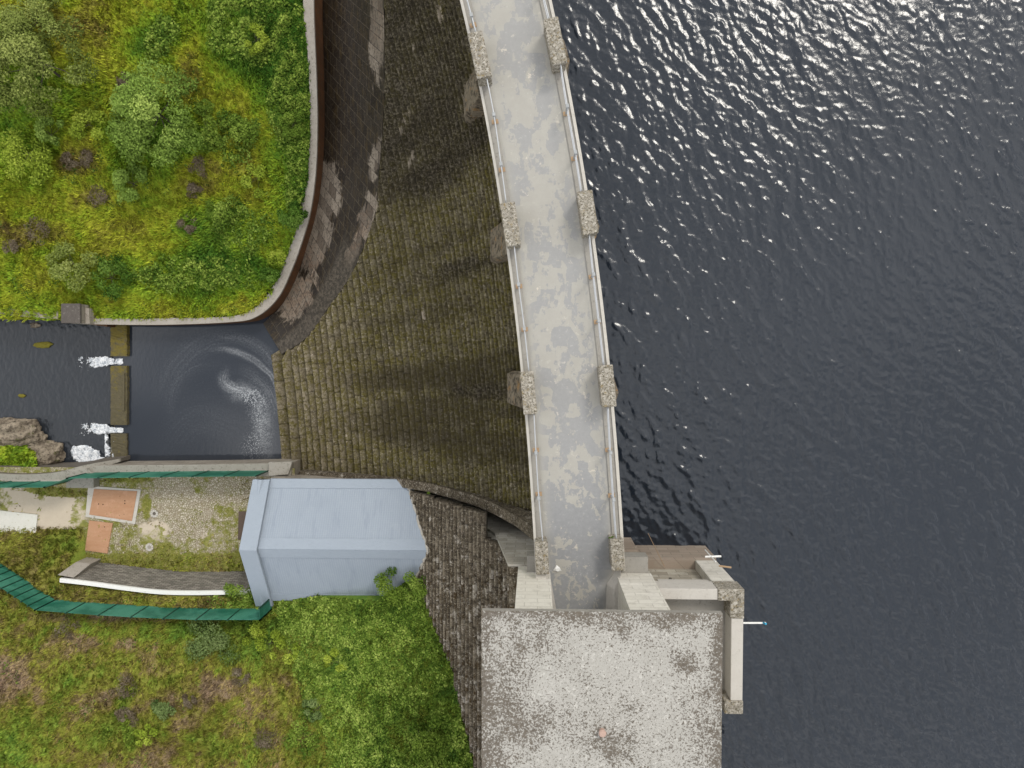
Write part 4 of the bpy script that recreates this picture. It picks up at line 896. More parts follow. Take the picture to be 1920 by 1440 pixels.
slab('surround', [(165, 911), (264, 918), (253, 983), (160, 969)], YZ-.2, YZ+.05, M_conc, None, None, cv); pl = slab('plate', [(176, 917), (257, 921), (247, 977), (167, 965)], YZ+.051, zc, M_rust, None, None, cv)
for x, y in ((185, 945), (193, 946), (234, 939), (234, 944)):
    c = P(x, y, zc); MB().tube([(c[0], c[1], zc-.02), (c[0], c[1], zc+.004)], .045, 10).build('hole', M_hole, pl)
cv = empty('steel_cover', P(184, 1006, YZ), 'smaller rusty red steel cover lying next to the large one in the yard', 'steel cover', 'rusty steel covers in the yard')
slab('plate', [(167, 976), (211, 981), (201, 1038), (159, 1032)], YZ-.1, YZ+.07, M_rust, None, None, cv)
c = P(196, 988, YZ+.07); MB().tube([(c[0], c[1], YZ), (c[0], c[1], YZ+.074)], .04, 10).build('hole', M_hole, cv)
tag(slab('concrete_slab', [(-40, 953), (70, 965), (66, 1004), (-40, 993)], YZ-.2, YZ+.12, mat('white_concrete', f_conc((.60, .58, .52), (.68, .66, .60), (.45, .41, .34), .35)), None, None), 'pale flat concrete slab at the left edge of the yard', 'slab')
tag(slab('floor_grate', [(447, 959), (470, 959), (470, 1012), (446, 1012)], YZ-.1, YZ+.05, M_grate, None, None), 'brown iron floor grating beside the end of the blue roofed building', 'grating')
for x, y, lab in ((289, 963, 'round stone ringed manhole cover in the cobbles near the large steel cover'), (280, 1026, 'pale round manhole cover lower in the yard on a bare patch')):
    c = P(x, y, YZ+.05); mh = empty('manhole_cover', (c[0], c[1], YZ), lab, 'manhole cover', 'round manhole covers in the yard')
    m = MB()
    for k in range(9):
        a0, a1 = 2*math.pi*(k+.06)/9, 2*math.pi*(k+.94)/9; r0, r1 = .13, .29
        m.prism([(c[0]+r*math.cos(a), c[1]+r*math.sin(a)) for r, a in ((r0, a0), (r1, a0), (r1, (a0+a1)/2), (r1, a1), (r0, a1))], YZ-.05, YZ+.05+.01*rng.random())
    m.build('stone_ring', M_conc, mh); MB().tube([(c[0], c[1], YZ-.05), (c[0], c[1], YZ+.04)], .11, 16).build('lid', M_dconc if y < 1000 else M_cope, mh)
a, b = P(312, 1075, YZ+.1), P(372, 1077, YZ+.1); tag(MB().tube([a, b], .05, 8).build('metal_pipe', M_pipe, loc=a), 'thin grey metal pipe lying in the weeds at the foot of the curved wall', 'pipe')
# pool south wall
A = np.array([P(x, y, -17.3) for x, y in [(545, 868), (400, 871), (300, 872), (190, 873), (168, 876)]]); B = np.array([P(x, y, -17.3) for x, y in [(545, 895), (400, 890), (300, 890), (190, 889), (168, 890)]])
pwl = empty('pool_wall', A[2], 'straight grey stone wall along the yard edge of the pool, carrying a green fence', 'wall')
V, Fc = ribbon(A[:, :2], B[:, :2], -17.3, -17.5); mk('coping', V, Fc, M_river_cope, pwl, bevel=.02)
A2 = A.copy(); A2[:, 1] -= .05; V, Fc = ribbon(A2[:, :2], B[:, :2], -17.501, -22); mk('face', V, Fc, M_rubble, pwl)
q = [P(x, y, -16.95)[:2] for x, y in ((503, 867), (548, 866), (540, 890), (503, 893))][::-1]; MB().prism([tuple(p) for p in q], -17.29, -16.95).build('end_block', M_river_cope, pwl, bevel=.03)
A = np.array([P(x, y, -17.0) for x, y in [(-250, 872), (-100, 881), (0, 889), (60, 890), (110, 885), (155, 873), (200, 866)]]); B = np.array([P(x, y, -17.0) for x, y in [(-250, 884), (-100, 893), (0, 901), (60, 904), (112, 902), (158, 886), (200, 872)]])
rw = empty('wing_wall', A[3], 'grey wing wall of the river bank at the left, under the lower fence panels', 'wall')
A[:, 2] = B[:, 2] = [-17.1]*6+[-18.6]
A3 = resample(A, n=60); B3 = resample(B, n=60); a_, b_ = wallbody(A3, B3, A3[:, 2], A3[:, 2]-.2); mk('coping', a_, b_, M_river_cope, rw)
A4 = A3.copy(); A4[:, 1] += np.linspace(.5, .0, 60); 
Vv = np.zeros((60, 4, 3)); Vv[:, 0, :2] = A3[:, :2]; Vv[:, 1, :2] = B3[:, :2]; Vv[:, 2, :2] = B3[:, :2]; Vv[:, 3, :2] = A4[:, :2]+np.array([0, .25]); Vv[:, :2, 2] = (A3[:, 2]-.201)[:, None]; Vv[:, 2:, 2] = -22
mk('face', Vv.reshape(-1, 3), b_, M_dconc, rw)
q = [P(x, y, -16.7)[:2] for x, y in ((122, 884), (158, 879), (172, 890), (172, 916), (120, 916))][::-1]; MB().prism([tuple(p) for p in q], -18, -16.9).build('corner_block', M_river_cope, rw, bevel=.03)
# ------------------------------------------------------------------ green fences
def fence(segs, label, hgt, group='green panel fences'):
    """segs: list of (base polyline world pts, panel length)"""
    r = empty('security_fence', segs[0][0][0], label, 'fence', group)
    for pts, pl in segs:
        C = np.asarray(pts, float); d = np.r_[0, np.cumsum(np.linalg.norm(np.diff(C[:, :2], axis=0), axis=1))]; n = max(1, int(round(d[-1]/pl)))
        g = [np.array([np.interp(s, d, C[:, k]) for k in range(3)]) for s in np.linspace(0, d[-1], n+1)]
        for a, b in zip(g[:-1], g[1:]):
            t = b-a; L = np.linalg.norm(t[:2]); t2 = t[:2]/L; n2 = np.array([-t2[1], t2[0]]); V = []; Fc = []; K = max(8, int(L/.055))
            for i in range(K+1):
                f = i/K; c = a+(b-a)*(.03/L+f*(1-.06/L)); o = n2*(.012 if i % 2 else -.012)
                for zz_, oo in ((.04, 0), (.04, .016), (hgt-.03+.03*(i % 2), .016), (hgt-.03+.03*(i % 2), 0)): V.append((c[0]+o[0]+n2[0]*oo, c[1]+o[1]+n2[1]*oo, c[2]+zz_))
            for i in range(K):
                for k in range(4): Fc.append([i*4+k, i*4+(k+1) % 4, i*4+4+(k+1) % 4, i*4+4+k])
            mk('panel', V, Fc, M_green, r)
        for c in g:
            MB().box(c[0]-.04, c[0]+.04, c[1]-.04, c[1]+.04, c[2]-.2, c[2]+hgt+.08).build('post', M_green_d, r)
    return r
def pl(pts): return [P(*p) for p in pts]
fence([(pl([(505, 882, -17.3), (340, 883.5, -17.3), (168, 886, -17.3)]), 2.15), (pl([(168, 886, -17.3), (128, 902, -17.0)]), 1.8), (pl([(128, 902, -17.0), (0, 903, -17.0), (-200, 893, -17.0)]), 2.15)], 'narrow green fence along the pool wall above the cobbled yard', 2.5)
# ------------------------------------------------------------------ hillside south
T = [(112, 1086, -14.8), (165, 1092, -14.8), (240, 1102, -14.8), (300, 1108.5, -14.8), (360, 1110, -14.8), (430, 1109, -14.8), (485, 1108, -14.8)]
TP = [P(*p) for p in T]
YL = ([-60]+[p[0] for p in TP]+[-18.6, -10.5, -8.6, -6, 0], [TP[0][1]-.3]+[p[1]-.3 for p in TP]+[-15.9, -15.9, -14.7, -13.9, -13.5])
def hill(x, y, raw=False):
    x = np.asarray(x, float); y = np.asarray(y, float)
    t = np.clip((x+20)/14, 0, 1.1); zw = np.interp(y, [-60, -40, -30, -23, -17.2, -15.6, -10], [-8, -10.5, -11.5, -12.6, -14.6, -15.35, -15.6]); ze = np.interp(y, [-60, -40, -30, -23.5, -18.7, -14.2, -10], [-2, -4.8, -6.2, -8.1, -9.8, -12.9, -15])
    z = zw*(1-t)+ze*t+.5*(vn(x, y, 4, 12, 3)-.5)+.25*(vn(x, y, 1.1, 13, 3)-.5)
    west = YZ-.12+(z-YZ+.12)*sst(-11.8, -16.8, y)
    lim = np.interp(x, *YL); inside = (y > lim) & (x > -33.3)
    z = np.where(x < -33.3, west, z)
    return np.where(inside, -18.6, z)
def mkterrain(name, f, x0, x1, y0, y1, st_, keepf, m, tonef, label):
    xs = np.arange(x0, x1, st_); ys = np.arange(y0, y1, st_); XX, YY = np.meshgrid(xs, ys, indexing='ij'); Z = f(XX, YY)
    V = np.stack([XX, YY, Z], -1).reshape(-1, 3); kk = np.arange(XX.size).reshape(XX.shape); Fc = np.stack([kk[:-1, :-1], kk[1:, :-1], kk[1:, 1:], kk[:-1, 1:]], -1).reshape(-1, 4)
    ok = keepf(V[:, 0], V[:, 1])[Fc].all(1); Fc = Fc[ok]
    o = mk(name, V, Fc, m, None, True, {'tone': tonef(V[:, 0], V[:, 1])}); return tag(o, label, 'ground', kind='structure')
def Pg(px, py, f):
    z = -15.
    for _ in range(30):
        p = P(px, py, z); z = .6*z+.4*float(f(p[0], p[1]))
    return P(px, py, z)
def tone_s(x, y):
    px, py = PX(np.stack([x, y, hill(x, y)], -1))
    t = .36+.55*(vn(x, y, 3.0, 21, 4, .6)-.5)+.5*(vn(x, y, .8, 22, 3, .6)-.5)
    t = t+.30*sst(430, 650, px+.35*(1250-py))*1.0
    t = t+.22*blob(px, py, 60, 1400, 150, 70)+.25*blob(px, py, 260, 1180, 140, 22, 3)+.2*blob(px, py, 430, 1190, 110, 50)
    t = t+.04-.26*blob(px, py, 15, 1270, 45, 50)-.08*blob(px, py, 150, 1220, 150, 40)-.20*blob(px, py, 415, 1290, 45, 28, 0)-.05*blob(px, py, 470, 1330, 150, 60, -10)-.06*blob(px, py, 300, 1290, 140, 50)
    t = np.where(py < 1150, np.maximum(t, .40+.25*(vn(x, y, .8, 23)-.5)), t)
    return np.clip(t, 0, .92)
def keep_s(x, y): return (y < np.interp(x, YL[0], YL[1])+.5) | (x < -33.0)
mkterrain('hillside', hill, -75, .6, -60, -11.2, .3, lambda x, y: keep_s(x, y) & (x < 0), M_gs, tone_s, 'rough heathery hillside south of the yard')
# lower fence on the hill
b0 = [Pg(*p, hill) for p in ((-130, 960), (-60, 1012), (0, 1055), (50, 1088), (106, 1124))]; b1 = [Pg(*p, hill) for p in ((106, 1124), (190, 1131), (271, 1136), (385, 1141), (510, 1141))]
fence([(b0, .62), (b1, 2.15), ([b1[-1], P(509, 1120, -14.0)], 2)], 'long bent green fence on the rough hillside below the curved wall', 2.15)
# curved retaining wall of the yard
Bs = [(165, 1058, YZ), (240, 1064, YZ), (300, 1068, YZ), (380, 1071, YZ), (485, 1073, YZ)]
top = resample(np.array([P(*p) for p in T]), n=80); 
cw = empty('curved_wall', (top[40, 0], top[40, 1], YZ), 'curving dark stone retaining wall of the yard with a bright white painted coping', 'wall')
_, nt_ = normals2(top); nt_ = np.where(nt_[:, 1:] > 0, -nt_, nt_)     # southward
O2 = top[:, :2]+nt_*.22; I2 = top[:, :2]-nt_*.06
V, Fc = ribbon(I2, O2, top[:, 2]+.0, top[:, 2]-.18); mk('coping', V, Fc, M_white, cw)
bat = np.linspace(.55, .72, 80); Vv = np.zeros((80, 4, 3)); Vv[:, 0, :2] = top[:, :2]; Vv[:, 1, :2] = O2; Vv[:, 2, :2] = O2; Vv[:, 3, :2] = top[:, :2]-nt_*bat[:, None]; Vv[:, :2, 2] = -14.981; Vv[:, 2:, 2] = YZ-.3
Fc = [[i*4+k, i*4+(k+1) % 4, (i+1)*4+(k+1) % 4, (i+1)*4+k] for i in range(79) for k in range(4)]+[[3, 2, 1, 0], [79*4+k for k in range(4)]]
def f_dry(n):
    p = n.sep(n.pos()); v = n.comb(p[0], n.m('MULTIPLY', p[2], 1.0))
    bc, bf = n.brick(v, .42, .13, .018)
    c = n.mix(n.sep(bc)[0], (.14, .128, .108), (.33, .30, .255)); c = n.mix(n.m('MULTIPLY', bf, .8), c, (.05, .043, .036))
    c = n.mix(n.m('MULTIPLY', n.step(n.noise(12, 5, .7), .52, .68), .5), c, (.30, .28, .25))
    return [c, n.m('SUBTRACT', n.noise(10, 4, .7), n.m('MULTIPLY', bf, 2))]
M_dry = mat('dark_coursed_stone', f_dry, bump=.8)
mk('face', Vv.reshape(-1, 3), Fc, M_dry, cw)
q = [P(x, y, z) for x, y, z in ((108, 1078, -15.0), (142, 1054, -16.3), (170, 1057, -16.3), (138, 1083, -15.0))]
m = MB(); m.prism([(p[0], p[1], YZ-.3) for p in q], 0, 0, [tuple(p) for p in q]); m.build('end_block', M_cope, cw)
# ------------------------------------------------------------------ blue roofed building
bh = empty('valve_house', (-13, -12.2, YZ), 'stone building under a large blue grey pitched roof, built against the dam', 'building')
YN, YR, YS_, ZE, ZR, XW, XE = -8.08, -12.22, -16.36, -14.0, -11.62, -17.9, -4.6
MB().box(-18.75, -8.7, -16.05, -8.4, YZ-.3, -14.15).prism([(-18.75, -16.05, -14.15), (-8.7, -16.05, -14.15), (-8.7, -8.4, -14.15), (-18.75, -8.4, -14.15)], 0, 0, [(-18.75, YR-.05, -11.95), (-7.0, YR-.05, -11.95), (-7.0, YR+.05, -11.95), (-18.75, YR+.05, -11.95)]).build('wall', M_rubble, bh)
def slope(y0, z0, y1, z1, th=.12, nx=44, ny=18, seed=0):
    xs = np.linspace(XW, XE, nx); f = np.linspace(0, 1, ny); XX, FF = np.meshgrid(xs, f, indexing='ij'); YY = y0+(y1-y0)*FF; ZZ = z0+(z1-z0)*FF; XX = XW+(XX-XW)*(ax(ZZ)+.25-XW)/(XE-XW); ZZ = ZZ+.02*(vn(XX, YY, 1.5, seed, 3)-.5)
    kk = np.arange(nx*ny).reshape(nx, ny); return np.stack([XX, YY, ZZ], -1).reshape(-1, 3), np.stack([kk[:-1, :-1], kk[1:, :-1], kk[1:, 1:], kk[:-1, 1:]], -1).reshape(-1, 4)
m = MB(); Vr, Fr = slope(YN, ZE, YR, ZR, seed=1); m.add(Vr, Fr.tolist()); Vr, Fr = slope(YR, ZR, YS_, ZE, seed=2); m.add(Vr, Fr.tolist())
roof = m.build('roof', M_felt, bh)
def strip(x0, x1, y0, z0, y1, z1, th, name, mt, parent):
    nrm = np.array([0, -(z1-z0), (y1-y0)]); nrm = nrm/np.linalg.norm(nrm); nrm *= np.sign(nrm[2]); o = nrm*th
    V = [(x0, y0, z0), (x1, y0, z0), (x1, y1, z1), (x0, y1, z1)]; V += [(p[0], p[1]+o[1], p[2]+o[2]) for p in V]
    return mk(name, V, [[0, 1, 2, 3], [4, 5, 6, 7], [0, 1, 5, 4], [1, 2, 6, 5], [2, 3, 7, 6], [3, 0, 4, 7]], mt, parent)
def zat(y): return ZR-abs(y-YR)*(ZR-ZE)/(YR-YS_)
for s in (1, -1):
    strip(XW+.01, ax(ZR-.2), YR+s*.62, zat(YR+s*.62)+.012, YR, ZR+.012, .03, 'ridge_strip', M_flash, roof)
    ye = YN if s > 0 else YS_; strip(XW+.01, ax(ZE)+.05, ye-s*.0, zat(ye)+.012, ye-s*.55, zat(ye-s*.55)+.012, .025, 'eaves_strip', M_flash, roof)
    MB().box(XW+.01, ax(ZE)+.05, min(ye, ye+s*.03), max(ye, ye+s*.03), ZE-.16, ZE+.03).build('fascia', M_flash, roof)
# gable coping
for s in (1, -1):
    ye = (YN+.02) if s > 0 else (YS_-.42)
    zb = zat(ye)
    V = [(-19.02, YR, ZR+.02), (-17.86, YR, ZR+.02), (-17.86, ye, zb+.02), (-19.02, ye, zb+.02)]; V = V+[(p[0], p[1], p[2]+.30) for p in V]; V[4+0] = (-19.02, YR, ZR+.30); 
    o = mk('gable_coping', V, [[0, 1, 2, 3], [4, 5, 6, 7], [0, 1, 5, 4], [1, 2, 6, 5], [2, 3, 7, 6], [3, 0, 4, 7]], M_flash, bh, bevel=.02)
    yk = ye-s*.95; MB().prism([(-18.95, ye, zb+.02), (-17.95, ye, zb+.02), (-17.95, yk, zat(yk)+.02), (-18.95, yk, zat(yk)+.02)], 0, 0, [(-18.55, ye, zb+.46), (-18.35, ye, zb+.46), (-18.42, yk, zat(yk)+.33), (-18.48, yk, zat(yk)+.33)]).build('kneeler', M_flash, o)
# mortar fillet where the roof meets the dam
m = MB(); pts = []
for y in np.linspace(YN, YS_+.9, 36):
    z = zat(y); x = ax(z)-.02+rng.normal(0, .03); pts.append((x-.06, y, z+.03))
m.tube(pts, [.07+.05*rng.random() for _ in pts], 6); m.build('mortar_fillet', M_cement, roof)
# ------------------------------------------------------------------ north bank
def bank(x, y):
    x = np.asarray(x, float); y = np.asarray(y, float)
    z = np.interp(y, [2.5, 2.9, 6.6, 10.3, 13.7, 19.5, 24, 40, 70], [-18.4, -18.35, -17.45, -16.55, -15.45, -14.55, -14.15, -12.5, -9])
    return z+.45*(vn(x, y, 3.5, 31, 3)-.5)*sst(3, 6, y)+.2*(vn(x, y, 1.0, 32, 3)-.5)
wpoly = [tuple(p[:2]) for p in (In*.12+Ou*.88)]+[(-32, 2.85), (-75, 3.7), (-75, 70), (wpoly_x := In[0, 0]-.3, 70)]
def keep_n(x, y): return inpoly(x, y, wpoly)
def tone_n(x, y):
    px, py = PX(np.stack([x, y, bank(x, y)], -1))
    t = .46+.50*(vn(x, y, 3.2, 41, 4, .6)-.5)+.34*(vn(x, y, .8, 42, 3, .6)-.5)
    t = t+.36*sst(460, 575, px+.2*(py-300)*-1)*sst(640, 480, py)+.30*blob(px, py, 480, 60, 120, 110)+.22*blob(px, py, 300, 90, 60, 70, 30)+.26*blob(px, py, 350, 520, 190, 55)+.2*blob(px, py, 60, 200, 110, 130)+.2*blob(px, py, 290, 270, 130, 90)+.22*blob(px, py, 420, 450, 100, 80)
    t = t-.28*blob(px, py, 150, 305, 60, 28)-.22*blob(px, py, 180, 370, 40, 22)-.22*blob(px, py, 375, 330, 50, 40)-.25*blob(px, py, 60, 440, 90, 30)-.12*blob(px, py, 330, 130, 60, 60)-.1*blob(px, py, 160, 60, 70, 90)
    return np.clip(t, .03, .95)
mkterrain('bank_ground', bank, -75, -11, 2.4, 62, .3, keep_n, M_gn, tone_n, 'overgrown bank above the curved wall')
# ------------------------------------------------------------------ vegetation
def leafmesh(name, C, size, rnd, m, parent=None, flat=1.0, aspect=.5, extra=None, loc=None):
    n = len(C); g = np.random.default_rng(n)
    N_ = g.normal(size=(n, 3)); N_[:, 2] = np.abs(N_[:, 2])+flat; N_ /= np.linalg.norm(N_, axis=1)[:, None]
    a = np.cross(N_, g.normal(size=(n, 3))); a /= np.linalg.norm(a, axis=1)[:, None]; b = np.cross(N_, a); s = np.asarray(size)[:, None]
    V = np.stack([C-a*s, C-b*s*aspect+a*s*.1, C+a*s, C+b*s*aspect+a*s*.1], 1).reshape(-1, 3)
    at = {'rnd': np.repeat(np.clip(rnd, 0, 1), 4)}
    if extra: at.update({k: np.repeat(v, 4) for k, v in extra.items()})
    return mk(name, V, np.arange(4*n).reshape(n, 4), m, parent, False, at, loc=loc)
def grass(name, f, keepf, box, dens, tonef, m, label, hmul=1.0):
    """short tufts over a rectangle of world space"""
    x0, x1, y0, y1 = box; n = int((x1-x0)*(y1-y0)*dens); g = np.random.default_rng(n)
    nt_ = n//7; tx = g.uniform(x0, x1, nt_); ty = g.uniform(y0, y1, nt_); lean = g.uniform(0, 2*np.pi, nt_); lx = np.cos(lean)*.5+.75*(vn(tx, ty, 2.5, 51)-.5)*2; ly = np.sin(lean)*.5+.75*(vn(tx, ty, 2.5, 52)-.5)*2
    tr = g.random(nt_); i = np.repeat(np.arange(nt_), 7); n = len(i)
    x = tx[i]+g.normal(0, .07, n); y = ty[i]+g.normal(0, .07, n); k = keepf(x, y); i = i[k]; x = x[k]; y = y[k]; n = len(x)
    z = f(x, y); t = tonef(x, y); h = (.10+.19*g.random(n))*hmul*(.7+.6*vn(x, y, 2, 53)); wd = .012+.022*g.random(n)+.02*(t > .6)
    dx = lx[i]*h*1.0+g.normal(0, .06, n); dy = ly[i]*h*1.0+g.normal(0, .06, n); p = np.hypot(dx, dy)+1e-6; wx_ = -dy/p*wd; wy_ = dx/p*wd
    B = np.stack([x, y, z-.03], -1); T = B+np.stack([dx, dy, h], -1); Wv = np.stack([wx_, wy_, 0*wd], -1)
    V = np.stack([B-Wv, B+Wv, (B+T)/2+Wv*.9+np.array([0, 0, .04]), T, (B+T)/2-Wv*.9+np.array([0, 0, .04])], 1).reshape(-1, 3)
    tone = np.clip(t+.16*(tr[i]-.5)+.08*(g.random(n)-.5), 0, 1); r = np.clip(.12+.60*tr[i]+.75*(g.random(n)-.5)+.35*(vn(x, y, .6, 54)-.3), 0, 1)
    o = mk(name, V, np.arange(5*n).reshape(n, 5), m, None, False, {'tone': np.repeat(tone, 5), 'rnd': np.repeat(r, 5)})
    return tag(o, label, 'grass', kind='stuff')
grass('bank_grass', bank, keep_n, (-40, -13.5, 2.6, 27), 380, tone_n, M_bn, 'tangled yellow green grass covering the bank', 1.15)
grass('hill_grass', hill, lambda x, y: ((y < np.interp(x, YL[0], YL[1])-.05) | ((x < -33.3))) & (hill(x, y) > YZ-.05) & (hill(x, y)+2.9 > 1.28*x), (-41, -2.8, -31, -12), 340, tone_s, M_bs, 'rough brown and green heath grass covering the hillside', 1.0)
def yz(x, y): return np.full(np.shape(x), YZ)
def keep_y(x, y):
    px, py = PX(np.stack([x, y, yz(x, y)], -1)); g_ = np.random.default_rng(len(x)).random(len(x))
    mk_ = np.maximum.reduce([sst(1030, 1056, py), .9*blob(px, py, 105, 922, 75, 10, 5, .6), .9*sst(170, 120, px)*sst(990, 1020, py), .5*blob(px, py, 310, 1030, 22, 18), .5*blob(px, py, 240, 898, 60, 7), .12*np.ones(px.shape)*(vn(x, y, 2, 7) > .55)])
    lim = np.interp(x, YL[0], YL[1])
    return (g_ < mk_*1.1*(vn(x, y, 1, 14)+.15)) & (y > lim-.1) & (px < 478)
grass('yard_weeds', yz, keep_y, (-40, -19, -16, -8.3), 200, lambda x, y: np.clip(.42+.5*(vn(x, y, 1.2, 61)-.5), 0, 1), M_bs, 'weeds and grass growing between the cobbles', .7)
def ivy(name, f, maskf, box, dens, m, hgt, sz, label, cat):
    x0, x1, y0, y1 = box; n = int((x1-x0)*(y1-y0)*dens); g = np.random.default_rng(n+3); x = g.uniform(x0, x1, n); y = g.uniform(y0, y1, n); k = g.random(n) < maskf(x, y); x = x[k]; y = y[k]; n = len(x)
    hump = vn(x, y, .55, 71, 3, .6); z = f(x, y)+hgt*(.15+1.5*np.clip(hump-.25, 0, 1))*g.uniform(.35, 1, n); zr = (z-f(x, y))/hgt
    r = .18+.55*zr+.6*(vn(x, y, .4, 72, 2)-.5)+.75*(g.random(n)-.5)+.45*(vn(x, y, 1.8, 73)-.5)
    o = leafmesh(name, np.stack([x, y, z], -1), sz*g.uniform(.6, 1.3, n), r, m, None, .7, .62); return tag(o, label, cat, kind='stuff')
def m_br(x, y):
    z = hill(x, y); px, py = PX(np.stack([x, y, z], -1)); b = sst(.42, .60, .95*sst(470, 640, px+.55*(1250-py)*.6)+.9*(vn(x, y, 2.2, 75, 4)-.5))
    b = np.maximum(b, .9*(py < 1150)*sst(380, 430, px)); b = np.where(z+2.85 < 1.28*x, 0, b)
    return b*((y < np.interp(x, YL[0], YL[1])+.02))
ivy('bramble', hill, m_br, (-23, -2.2, -31, -13.6), 460, L_bramble, .38, .08, 'dense bright green bramble between the blue roof and the speckled gatehouse roof', 'bramble')
def m_hw(x, y):
    return sst(.52, .68, vn(x, y, .8, 91, 4, .65))*sst(.35, .6, vn(x, y, 3, 92, 3))*(y < np.interp(x, YL[0], YL[1])-.1)*(hill(x, y)+2.85 > 1.28*x)*.8
ivy('heath_plants', hill, m_hw, (-41, -6, -31, -13.6), 200, L_green, .22, .06, 'small leafy plants scattered through the heath', 'plants')
def m_bw(x, y): return sst(.50, .66, vn(x, y, .7, 93, 4, .65))*sst(.3, .6, vn(x, y, 3, 94, 3))*keep_n(x, y)*.7
ivy('bank_plants', bank, m_bw, (-40, -13.5, 2.8, 27), 200, L_dark, .25, .06, 'small leafy plants scattered through the bank grass', 'plants')
def m_bk(x, y):
    z = bank(x, y); px, py = PX(np.stack([x, y, z], -1))
    b = np.maximum.reduce([blob(px, py, 480, 50, 110, 85, 0, .5), blob(px, py, 550, 200, 45, 150, -5, .5), blob(px, py, 300, 80, 40, 60, 25, .6)*.8, blob(px, py, 370, 515, 150, 40, 0, .6)*.75, blob(px, py, 450, 430, 70, 60, 0, .6)*.6, blob(px, py, 560, 350, 25, 90, 0, .6), blob(px, py, 440, 270, 50, 60, 0, .7)*.6])
    return sst(.25, .95, b+1.2*(vn(x, y, 1.2, 76, 5, .65)-.5))*keep_n(x, y)
ivy('bracken', bank, m_bk, (-38, -13.5, 2.8, 27), 420, L_green, .65, .09, 'dark green bracken crowding the bank beside the curved wall', 'bracken')
def tree(name, px_, py_, rp, hgt, f, m, n, label, cat, seed, cl=26, lsz=.10, group=None, trunk=True):
    g = np.random.default_rng(seed); c0 = Pg(px_, py_, f); zt = c0[2]+hgt*.62
    c = P(px_, py_, zt); R = rp*(H-zt)/F; base = np.array([c[0]+g.normal(0, .1), c[1]+g.normal(0, .1), float(f(c[0], c[1]))-.05])
    r = empty(name, base, label, cat, group)
    # clumps in the crown
    th = g.uniform(0, 2*np.pi, cl); rr = np.sqrt(g.random(cl))*R*.95; cz = base[2]+hgt*(.42+.52*(1-(rr/R)**1.7)*g.uniform(.75, 1.05, cl))
    cc = np.stack([c[0]+rr*np.cos(th), c[1]+rr*np.sin(th), cz], -1); cr = R*(g.uniform(.13, .30, cl) if cl > 20 else g.uniform(.26, .48, cl)); rr = rr if cl > 20 else rr*.75
    if trunk:
        mt = MB(); mid = base+np.array([g.normal(0, .08), g.normal(0, .08), hgt*.4]); mt.tube([base, (base+mid)/2+g.normal(0, .03, 3), mid, np.array([c[0], c[1], base[2]+hgt*.75])], [.035*hgt*.5, .03*hgt*.5, .025*hgt*.5, .01*hgt*.5], 7)
        for k in range(min(cl, 12)): mt.tube([mid, (mid+cc[k])/2+g.normal(0, .08, 3)-np.array([0, 0, .1]), cc[k]], [.015*hgt*.5, .011*hgt*.5, .004*hgt*.5], 5)
        mt.build('trunk', M_bark, r)
    w_ = cr**2; w_ /= w_.sum(); j = g.choice(cl, n, p=w_); u = g.normal(size=(n, 3)); u /= np.linalg.norm(u, axis=1)[:, None]
    q = cc[j]+u*(cr[j]*g.random(n)**.38)[:, None]*np.array([1, 1, .62]); q += .12*R*(vn(q[:, 0], q[:, 1], .3, seed)-.5)[:, None]
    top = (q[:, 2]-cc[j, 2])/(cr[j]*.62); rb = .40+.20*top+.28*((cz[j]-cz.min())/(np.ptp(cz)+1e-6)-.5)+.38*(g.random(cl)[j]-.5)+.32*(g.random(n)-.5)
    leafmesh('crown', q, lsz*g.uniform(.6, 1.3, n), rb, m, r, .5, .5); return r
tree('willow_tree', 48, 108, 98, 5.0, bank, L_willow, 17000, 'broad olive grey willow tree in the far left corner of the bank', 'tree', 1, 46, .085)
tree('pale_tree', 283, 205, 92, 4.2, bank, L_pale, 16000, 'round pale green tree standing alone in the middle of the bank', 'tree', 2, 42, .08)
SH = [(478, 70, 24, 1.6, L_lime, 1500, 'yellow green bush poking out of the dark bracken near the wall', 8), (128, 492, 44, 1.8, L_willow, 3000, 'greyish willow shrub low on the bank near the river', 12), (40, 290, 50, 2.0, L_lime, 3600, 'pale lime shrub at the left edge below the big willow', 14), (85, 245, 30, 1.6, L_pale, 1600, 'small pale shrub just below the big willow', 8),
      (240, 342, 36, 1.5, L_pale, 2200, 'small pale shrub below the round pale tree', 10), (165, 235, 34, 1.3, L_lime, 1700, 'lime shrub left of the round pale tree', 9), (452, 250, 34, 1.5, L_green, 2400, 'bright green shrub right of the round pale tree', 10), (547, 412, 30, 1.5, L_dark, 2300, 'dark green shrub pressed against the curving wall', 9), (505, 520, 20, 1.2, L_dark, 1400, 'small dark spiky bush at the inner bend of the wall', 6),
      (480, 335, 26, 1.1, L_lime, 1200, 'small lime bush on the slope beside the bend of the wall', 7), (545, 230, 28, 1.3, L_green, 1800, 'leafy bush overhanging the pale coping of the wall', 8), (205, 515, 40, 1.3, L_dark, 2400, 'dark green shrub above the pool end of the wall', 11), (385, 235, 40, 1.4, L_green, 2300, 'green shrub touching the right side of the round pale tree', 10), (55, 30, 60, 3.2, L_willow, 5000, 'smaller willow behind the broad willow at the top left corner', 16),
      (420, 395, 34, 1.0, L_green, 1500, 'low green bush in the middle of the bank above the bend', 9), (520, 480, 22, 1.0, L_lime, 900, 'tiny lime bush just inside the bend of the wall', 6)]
for k, (a, b, rp, h_, m, n, lab, cl) in enumerate(SH): tree('shrub', a, b, rp, h_, bank, m, n, lab, 'shrub', 100+k, cl, .075, 'shrubs on the bank')
